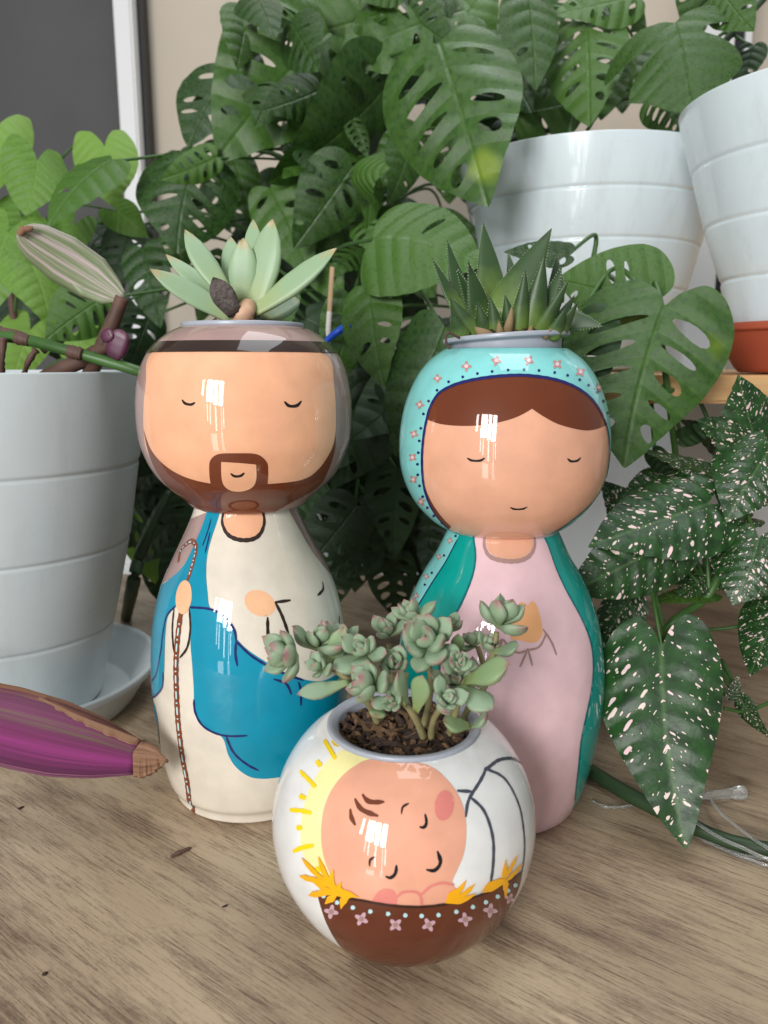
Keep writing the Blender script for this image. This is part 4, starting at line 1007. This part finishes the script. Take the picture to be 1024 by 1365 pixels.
# ================================================================== background foliage
# ---- climbing plant with holed leaves behind the planters
pa = thing('swiss_cheese_plant', T(450, 800) + Vector((0, 0.05, 0)), 'large dark climbing plant with holed leaves behind both tall planters', 'plant')
ST = [Vector((-0.055, 0.80, 0.0)), Vector((-0.05, 0.79, 0.15)), Vector((-0.03, 0.80, 0.30)), Vector((-0.035, 0.82, 0.45)), Vector((0.0, 0.84, 0.62)), Vector((0.02, 0.85, 0.80))]
tube('main_stem', ST, [.006, .0055, .005, .004, .003], M_DSTEM, pa, lumps=0.1)
def near(stemline, B):
    c = [a.lerp(b, k / 6) for a, b in zip(stemline, stemline[1:]) for k in range(7)]
    return min(c, key=lambda p: (B - p).length + 0.8 * abs(p.z - (B.z - 0.05)))
def mon(plant, line, b, t, width, holes=0.75, roll=0, mat=M_MON, **kw):
    return leaf(plant, b, t, width, mat, holes, roll, stem=near(line, P(*b)), **kw)
for a in (  # base, tip, width/length, holes, roll
    ((306, 98, .80), (252, 196, .77), .78, .8, 10), ((438, 44, .76), (292, 210, .72), .80, .9, -12), ((342, 2, .85), (316, 82, .84), .62, .9, 15),
    ((262, 212, .72), (236, 338, .70), 1.05, .9, 8), ((530, 10, .80), (388, 48, .80), .75, .6, -25), ((618, 14, .74), (450, 82, .72), .78, .85, 20),
    ((520, 108, .74), (360, 240, .72), .74, .35, -48), ((470, 222, .70), (392, 330, .70), .72, .6, -20), ((586, 58, .64), (650, 274, .60), .80, .95, 4),
    ((500, 316, .56), (640, 352, .54), 1.08, .15, -10), ((492, 384, .56), (512, 512, .54), .70, .5, 25), ((592, 436, .52), (528, 606, .54), .62, .0, 18),
    ((360, 250, .74), (415, 372, .72), .60, .7, 15), ((300, 190, .80), (330, 290, .78), .75, .6, -20), ((404, 285, .78), (455, 400, .74), .62, .6, 12),
    ((705, -6, .72), (714, 120, .70), .62, .2, -22), ((648, 40, .82), (560, 130, .82), .7, .6, 20), ((690, 150, .80), (790, 128, .82), .9, .5, 12),
    ((560, 180, .76), (500, 250, .74), .7, .5, -20), ((470, 120, .84), (420, 220, .82), .7, .6, 10), ((400, -10, .82), (350, 70, .84), .8, .5, 22),
    ((190, 330, .72), (214, 436, .70), .60, .45, 25), ((620, 190, .80), (600, 270, .78), .9, .4, 10), ((330, 120, .86), (300, 40, .88), .7, .7, 10),
    ((470, 400, .62), (440, 520, .60), .60, .3, -30), ((600, 60, .86), (660, -30, .88), .8, .5, 0), ((660, 230, .78), (690, 330, .74), .6, .2, 30),
    ((150, 212, .70), (66, 300, .66), .62, .2, 38), ((140, 396, .66), (62, 452, .64), .85, .8, -15)):
    mon(pa, ST, a[0], a[1], a[2], a[3] * .85, a[4], M_MONY if a[0][0] == 586 else M_MON, curl=random.uniform(.25, .6), droop=random.uniform(.12, .4))
rc = random.Random(33)
for i in range(54):   # smaller glossy leaves all through the plant
    bx, by, Y = rc.uniform(225, 690), rc.uniform(-20, 400), rc.uniform(.70, .86)
    if bx < 300 and by < 180: bx += 150
    if bx > 600 and by > 120: bx -= 160
    an = rc.uniform(.2, 2.9); L = rc.uniform(52, 92)
    mon(pa, ST, (bx, by, Y), (bx + L * math.cos(an), by + L * math.sin(an), Y + rc.uniform(-.05, .02)), rc.uniform(.55, .85), rc.choice((.0, .4, .7, .9)), rc.uniform(-45, 45), M_MON, curl=rc.uniform(.3, 1.1), droop=rc.uniform(.2, .7), srad=.0012)
# small new leaf still curled over
leaf(pa, (470, 232, .66), (514, 226, .63), .95, M_MON, 0, 10, curl=1.2, droop=.6, stem=near(ST, P(470, 232, .66)))
rb = random.Random(12)
for i in range(64):   # dense inside of the plant, its shade put into a darker leaf colour
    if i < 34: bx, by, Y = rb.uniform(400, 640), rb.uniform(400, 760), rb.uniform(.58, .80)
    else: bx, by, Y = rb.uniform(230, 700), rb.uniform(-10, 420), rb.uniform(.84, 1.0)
    if i >= 34 and bx < 330 and by < 190: bx += 180
    an = rb.uniform(0.1, 2.9); L = rb.uniform(75, 135)
    tx, ty = bx + L * math.cos(an), by + L * math.sin(an)
    if P(tx, ty, Y).z < 0.01: ty = by - 20
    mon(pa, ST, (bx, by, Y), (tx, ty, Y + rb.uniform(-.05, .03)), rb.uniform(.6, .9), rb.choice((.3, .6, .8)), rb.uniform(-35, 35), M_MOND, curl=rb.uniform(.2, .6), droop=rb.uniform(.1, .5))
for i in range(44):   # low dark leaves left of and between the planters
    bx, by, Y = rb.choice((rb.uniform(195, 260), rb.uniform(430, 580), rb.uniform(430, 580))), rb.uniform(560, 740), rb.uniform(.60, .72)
    an = rb.uniform(.3, 2.8); L = rb.uniform(60, 100)
    tx, ty = bx + L * math.cos(an), by + L * math.sin(an)
    if P(tx, ty, Y).z < 0.01: ty = by - 30
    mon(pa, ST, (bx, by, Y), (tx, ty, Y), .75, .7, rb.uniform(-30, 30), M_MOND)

# ---- holed-leaf plant in the wide white pot
pb = thing('pothos_monstera', (0.19, 0.76, 0.40), 'leafy holed plant rising from the wide glossy white pot', 'plant')
SB = [Vector((0.17, .78, .39)), Vector((0.18, .78, .48)), Vector((0.21, .77, .56)), Vector((0.20, .80, .66))]
tube('main_stem', SB, [.004, .0035, .003], M_STEM, pb)
SB2 = [Vector((0.22, .75, .39)), Vector((0.26, .73, .47)), Vector((0.31, .72, .53)), Vector((0.34, .72, .56))]
tube('main_stem', SB2, [.0035, .003, .0026], M_DSTEM, pb)
for a in (((782, 30, .74), (786, 166, .72), .82, .5, 6), ((745, 60, .78), (726, 130, .76), .8, .4, 20), ((820, 60, .76), (802, 158, .74), .62, .3, -18), ((850, -5, .74), (740, 20, .74), .7, .5, 15),
          ((872, 128, .72), (916, 178, .70), .85, .9, 10), ((840, 118, .74), (884, 110, .72), .75, .7, 25), ((730, -10, .84), (760, 60, .84), .8, .4, 0), ((800, -20, .80), (860, 40, .80), .8, .5, 10),
          ((690, 60, .86), (740, 150, .84), .8, .5, 0), ((760, 90, .88), (700, 165, .86), .8, .5, 10), ((850, 60, .86), (830, 150, .84), .7, .5, 10), ((700, 20, .80), (676, 110, .78), .6, .3, -25)):
    mon(pb, SB, a[0], a[1], a[2], a[3], a[4], M_MON, curl=.4, droop=.3)
for a in (((900, 30, .66), (926, 146, .64), 1.12, .0, 0), ((960, -14, .66), (1004, 40, .64), .8, .3, 20), ((945, 30, .74), (900, -30, .74), .8, .2, 0)):
    mon(pb, SB2, a[0], a[1], a[2], a[3], a[4], M_MON, curl=.3, droop=.35, outline=OUT_SPLIT if a[2] > 1 else OUT_ADAN)
leaf(pb, (1005, 60, .70), (985, 120, .70), .8, M_MOND, .2, 20, stem=near(SB2, P(1005, 60, .7)))

# ---- big heart-shaped holed leaves hanging in front of the shelf
pc = thing('trailing_swiss_cheese_plant', P(870, 430, .50), 'trailing plant with two broad holed leaves in front of the pine shelf', 'plant')
SV = [P(905, 640, .52), P(890, 520, .495), P(880, 440, .495), P(868, 402, .50), P(830, 380, .53), P(790, 350, .60)]
tube('main_stem', SV, [.0022, .002, .0018, .0018], M_STEM, pc)
leaf(pc, (886, 408, .475), (832, 622, .455), 1.02, M_MONY2, 1.1, 0, curl=.35, droop=.22, ripple=.045, outline=OUT_HEART, stem=P(880, 440, .495), asym=.10, grid=.035)
leaf(pc, (868, 402, .51), (742, 372, .53), .98, M_MON, .35, -28, curl=.7, droop=.25, outline=OUT_HEART, stem=P(868, 402, .50))
leaf(pc, (770, 420, .50), (786, 560, .49), .9, M_MOND, .2, 25, stem=P(868, 402, .50))
leaf(pc, (760, 340, .56), (672, 336, .57), .55, M_MON, .2, 20, stem=P(790, 350, .60))
for a in (((960, 600, .52), (905, 560, .50), .5), ((905, 585, .51), (960, 560, .50), .55), ((870, 600, .50), (900, 640, .50), .6)):
    leaf(pc, a[0], a[1], a[2], M_MOND, 0, 30, stem=P(890, 520, .495))

# ---- bright arrowhead plant at the left, beyond the greyish pot
pd = thing('arrowhead_plant', (-0.40, 0.80, 0.0), 'light green arrowhead plant beside the dark window', 'plant')
SD = [Vector((-0.40, .80, 0.0)), Vector((-0.37, .79, .2)), Vector((-0.365, .78, .32)), Vector((-0.36, .79, .37)), Vector((-.355, .80, .40))]
tube('main_stem', SD, [.005, .004, .003, .002], M_BSTEM, pd)
tube('main_stem', [P(226, 655, .61), P(204, 700, .60), P(186, 742, .60), P(176, 785, .60), T(168, 824)], [.0028, .0034, .0050, .0056, .0050], M_DSTEM, pd, lumps=.12)
for b, tp, w_, rl in (((50, 214, .70), (36, 274, .69), 1.28, 0), ((140, 196, .76), (150, 262, .75), 1.2, 10), ((10, 312, .68), (-8, 400, .66), 1.0, 10), ((40, 350, .68), (62, 424, .66), .98, -15), ((98, 300, .78), (70, 350, .77), 1.0, 20),
                     ((-6, 170, .74), (-20, 250, .72), 1.1, 0), ((28, 292, .74), (6, 340, .73), 1.1, -10), ((155, 280, .80), (190, 310, .79), .9, 10), ((100, 470, .72), (130, 440, .72), .9, 0), ((192, 672, .70), (205, 760, .68), .8, 0), ((40, 440, .78), (20, 500, .76), 1.0, 0)):
    tp = (b[0] + (tp[0] - b[0]) * 1.2, b[1] + (tp[1] - b[1]) * 1.2, tp[2])
    leaf(pd, b, tp, w_ * .95, M_SYN, 0, rl, OUT_ARROW, .25, .25, .03, near(SD, P(*b)), M_STEM, .0013, 6, .7)
for b, tp in (((180, 300, .80), (150, 380, .78)), ((120, 330, .82), (150, 440, .80)), ((90, 360, .84), (60, 470, .82)), ((30, 380, .86), (80, 480, .84)), ((160, 400, .80), (120, 480, .78)), ((10, 420, .86), (-10, 520, .84)), ((200, 420, .80), (170, 500, .78)), ((110, 300, .84), (175, 350, .82))):
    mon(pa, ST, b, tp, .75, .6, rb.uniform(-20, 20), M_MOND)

# ---- pink-spotted plant at the right
pe = thing('pink_spotted_plant', Vector((0.40, 0.56, 0)), 'dark green plant with pink spotted heart shaped leaves', 'plant')
HUB = P(946, 792, .46)
SE = [Vector((0.36, .50, 0.001)), P(1000, 940, .43) + Vector((0.02, 0.02, 0)), P(985, 800, .44), HUB + Vector((.01, 0, .02))]
tube('main_stem', [Vector((0.25, .52, 0.003)), P(888, 850, .455), HUB, P(978, 716, .455), P(1010, 640, .46)], [.0028, .0026, .0024, .0018], M_STEM, pe)
tube('side_stem', [P(890, 838, .455), P(930, 840, .45), P(985, 835, .445), P(1040, 820, .44)], .0011, M_STEM, pe, seg=7)
tube('side_stem', [P(965, 944, .42), P(995, 948, .42), P(1040, 930, .43)], .0011, M_STEM, pe, seg=7)
for b, tp, w_, rl, src in (((944, 672, .44), (786, 728, .43), .88, 12, P(978, 716, .455)), ((900, 716, .435), (752, 792, .43), .72, -14, HUB), ((1014, 612, .45), (984, 500, .45), .95, 20, P(1010, 640, .46)),
                      ((1026, 600, .44), (968, 696, .43), 1.0, -10, P(1010, 640, .46)), ((1012, 716, .42), (978, 806, .41), 1.30, 5, P(978, 716, .455)), ((882, 862, .385), (915, 1130, .335), .66, 0, P(888, 850, .455)),
                      ((1040, 808, .41), (1000, 900, .40), .95, 10, P(985, 800, .44)), ((960, 640, .47), (850, 600, .47), .55, 35, P(978, 716, .455)), ((838, 800, .47), (790, 880, .47), .75, 20, HUB), ((1000, 690, .46), (940, 700, .45), .7, 30, P(978, 716, .455)),
                      ((845, 960, .46), (818, 880, .46), .6, 30, P(888, 850, .455)), ((1008, 600, .50), (930, 560, .50), .8, 20, P(1010, 640, .46)), ((900, 640, .50), (830, 660, .49), .8, 10, P(978, 716, .455)), ((1030, 560, .49), (1000, 640, .48), .9, -20, P(1010, 640, .46)), ((960, 760, .47), (900, 800, .46), .7, 20, HUB), ((850, 700, .49), (800, 640, .49), .8, 10, HUB), ((975, 930, .42), (985, 900, .42), .6, 10, P(995, 948, .42)), ((990, 935, .42), (1030, 985, .41), .5, 40, P(995, 948, .42))):
    leaf(pe, b, tp, w_, M_SPOT, 0, rl, OUT_HEART, .45, .22, .05, src, M_STEM, .0012, 7, .55, grid=.04)
for b, tp in (((945, 790, .465), (868, 806, .46)), ((965, 772, .47), (1010, 800, .46)), ((930, 770, .48), (880, 780, .48))):
    leaf(pe, b, tp, .6, M_MON, 0, 40, OUT_HEART, .6, .3, .05, HUB, M_STEM, .0012, 7, .55)

# ---- striped and purple leaves of the plant in the greyish pot
pf = thing('striped_spiderwort', Vector((-0.26, 0.515, 0.212)), 'plant with striped and purple strap leaves in the greyish pot', 'plant')
def strap(parent, base, tip, prof, mat, normal, bend=0.1, fold=0.35, nl=30, nw=12, name='leaf', wavy=0.0, crease=False):
    """prof: (t, half width in m)"""
    L = (Vector(tip) - Vector(base)).length; vs, fs, uv = [], [], []
    for i in range(nl + 1):
        t_ = i / nl; w_ = float(np.interp(t_, [p[0] for p in prof], [p[1] for p in prof]))
        for j in range(nw + 1):
            s_ = j / nw * 2 - 1
            z = fold * w_ * (s_ * s_ if not crease else 1.3 * abs(s_ + .25)) + bend * L * math.sin(PI * t_) + wavy * (math.sin(t_ * 37) + math.sin(t_ * 61 + 1)) * (0.3 + s_ * 0.7 if s_ > -.4 else 0)
            vs.append((s_ * w_, t_ * L, z))
    for i in range(nl):
        for j in range(nw):
            a = i * (nw + 1) + j; fs.append((a, a + 1, a + nw + 2, a + nw + 1))
            for (jj, ii) in ((j, i), (j + 1, i), (j + 1, i + 1), (j, i + 1)): uv.append((jj / nw, ii / nl))
    me = mesh(name, vs, fs); set_uv(me, uv)
    o = place(name, me, frame(base, tip, normal), mat, parent)
    md = o.modifiers.new('thickness', 'SOLIDIFY'); md.thickness = 0.0009
    return o
q = mm_per_px(.47)
strap(pf, P(163, 398, .475), P(24, 308, .455), [(0, 9 * q), (.1, 18 * q), (.3, 30 * q), (.6, 32 * q), (.85, 25 * q), (.95, 17 * q), (1, 6 * q)], M_STRIPE, Vector((-.15, -1, .15)), -.06, -.3)
strap(pf, P(166, 396, .478), P(62, 322, .470), [(0, 8 * q), (.15, 20 * q), (.4, 24 * q), (.7, 15 * q), (1, 2 * q)], M_STRIPE, Vector((.3, -.6, .8)), -.08, -.5)
tube('dried_tip', [P(26, 314, .4535), P(30, 307, .4535), P(44, 304, .455)], [.0016, .0022, .0012], M_CRISP, pf, lumps=.3)
tube('brown_cane', [P(163, 396, .476), P(150, 430, .478), P(128, 480, .485), P(110, 520, .50)], [.0042, .0046, .0052], M_BSTEM, pf, lumps=.12)
tube('brown_cane', [P(150, 455, .48), P(118, 476, .485), P(72, 498, .49), P(40, 520, .50)], [.0048, .005, .0055], M_BSTEM, pf, lumps=.12)
tube('green_cane', [P(-40, 442, .50), P(30, 452, .485), P(100, 470, .475), P(188, 496, .475), P(250, 520, .49)], [.0036, .0036, .0034, .003], M_STEM, pf, lumps=.05)
for a in (P(30, 452, .482), P(100, 470, .472)): tube('cane_node', [a + Vector((-.004, 0, .001)), a, a + Vector((.004, 0, -.001))], [.0036, .0043, .0036], M_BSTEM, pf, lumps=.2)
for pts in ([P(0, 440, .49), P(30, 446, .49), P(62, 468, .50)], [P(48, 466, .48), P(38, 482, .48), P(32, 500, .485)], [P(4, 450, .48), P(3, 480, .48), P(2, 500, .485)]): tube('dry_sheath', pts, [.0026, .0016, .002], M_BSTEM, pf, lumps=.5, seg=7)
M_BUD = m_succ('purple_bud', lin(70, 38, 54), lin(88, 42, 66), lin(104, 60, 78), .3, .4)
fleshy(pf, P(150, 478, .472), P(163, 440, .470), 30 * q, 26 * q, 'stub', M_BUD, Vector((0, -1, .2)), .1, name='bud')
fleshy(pf, P(136, 452, .471), P(150, 442, .469), 18 * q, 16 * q, 'stub', M_BUD, Vector((0, -1, .2)), .1, name='bud')
q = mm_per_px(.36)
pb_, pt_ = P(-120, 935, .36), P(182, 1012, .355)
strap(pf, pb_, pt_, [(0, 34 * q), (.2, 54 * q), (.45, 60 * q), (.65, 57 * q), (.82, 46 * q), (.93, 34 * q), (1, 26 * q)], M_PURPLE, Vector((.1, -1, .25)), .05, -.22, name='leaf', crease=True)['label'] = 'purple strap leaf with a dried brown tip'
strap(pf, P(176, 1011, .354), P(222, 1014, .350), [(0, 26 * q), (.25, 27 * q), (.5, 22 * q), (.7, 17 * q), (.82, 9 * q), (.92, 6 * q), (1, 1 * q)], M_CRISP, Vector((.1, -1, .5)), .10, -.35, name='dried_tip', wavy=.0018, crease=True)
strap(pf, P(52, 930, .356), P(184, 990, .351), [(0, 1 * q), (.15, 2 * q), (.4, 4 * q), (.7, 6 * q), (1, 6 * q)], M_CRISP, Vector((.0, -1, .3)), .07, -.2, name='dried_edge', wavy=.0009)
tube('petiole', [pb_, Vector((-.30, .38, .12)), Vector((-.32, .44, .24)), Vector((-.28, .50, .215))], .003, M_BSTEM, pf)

# ================================================================== small things
st = thing('bamboo_stick', P(434, 470, .60), 'thin bamboo stick wrapped with white tape behind the bearded planter', 'plant stake')
b0, b1 = P(425, 640, .60), P(443, 356, .60)
tube('cane', [b0, b1], .0019, M_STICK, st, smooth=False)
tube('tape', [b0.lerp(b1, .52), b0.lerp(b1, .80)], [.0024, .0021], M_TAPE, st, smooth=False, lumps=.1)
o = tube('blue_tie', [P(428, 462, .592), P(440, 450, .590), P(452, 441, .588), P(466, 432, .590)], [.0022, .0026, .0028, .0030], M_BLUE); tag(o, 'blue plastic tie fastened round the bamboo stick', 'tie')
def on_table(pts, z): return [T(a, b, z) for a, b in pts]
o = tube('fallen_stem', on_table([(770, 1016), (800, 1036), (840, 1060), (883, 1082), (920, 1100), (962, 1118), (1000, 1128), (1050, 1132), (1180, 1110)], .0048), [.0042, .0042, .0040, .0036, .0038, .0040], M_DSTEM, lumps=.06); tag(o, 'thick green plant stem lying across the table beside the pink planter', 'stem')
lw = thing('string_light_wire', T(960, 1110), 'clear string light wire with a clear bulb lying on the table', 'string light')
for pts in ([(790, 1068), (808, 1076), (835, 1075), (866, 1071), (900, 1085)], [(912, 1092), (930, 1114), (960, 1130), (1000, 1146), (1050, 1156), (1180, 1140)], [(915, 1086), (945, 1108), (985, 1128), (1050, 1148), (1180, 1125)], [(918, 1092), (950, 1118), (990, 1140), (1050, 1146), (1180, 1150)], [(944, 1056), (956, 1078), (980, 1100), (1010, 1122), (1050, 1146)]):
    tube('wire', on_table(pts, .0012 + .008 * (pts[0][0] in (915, 944))), .0009, M_CLEAR, lw, seg=8)
b0, b1 = T(930, 1062, .004), T(992, 1056, .004)
tube('bulb', [b0, b0.lerp(b1, .3), b0.lerp(b1, .7), b0.lerp(b1, .78), b0.lerp(b1, .82), b1], [.0016, .0026, .0029, .0029, .0037, .0037], M_CLEAR, lw, seg=14, smooth=False)
o = tube('twig', on_table([(228, 1142), (240, 1136), (255, 1130)], .0012), [.0006, .0013, .0005], M_BSTEM, seg=6, lumps=.3); tag(o, 'small brown twig fragment lying on the wooden table', 'twig')
for px_, py_, sz, where in ((28, 1077, .0008, 'just below the purple leaf'), (300, 1208, .0005, 'between twig and round planter'), (60, 1298, .0008, 'alone on bare woodgrain')):
    o = tube('crumb', on_table([(px_ - 4, py_ + 1), (px_, py_), (px_ + 4, py_ - 2)], sz * .6), [sz * .4, sz, sz * .5], M_BARK2, seg=6, lumps=.5); tag(o, 'tiny dark soil crumb on the table, ' + where, 'crumb', 'soil crumbs on the table')
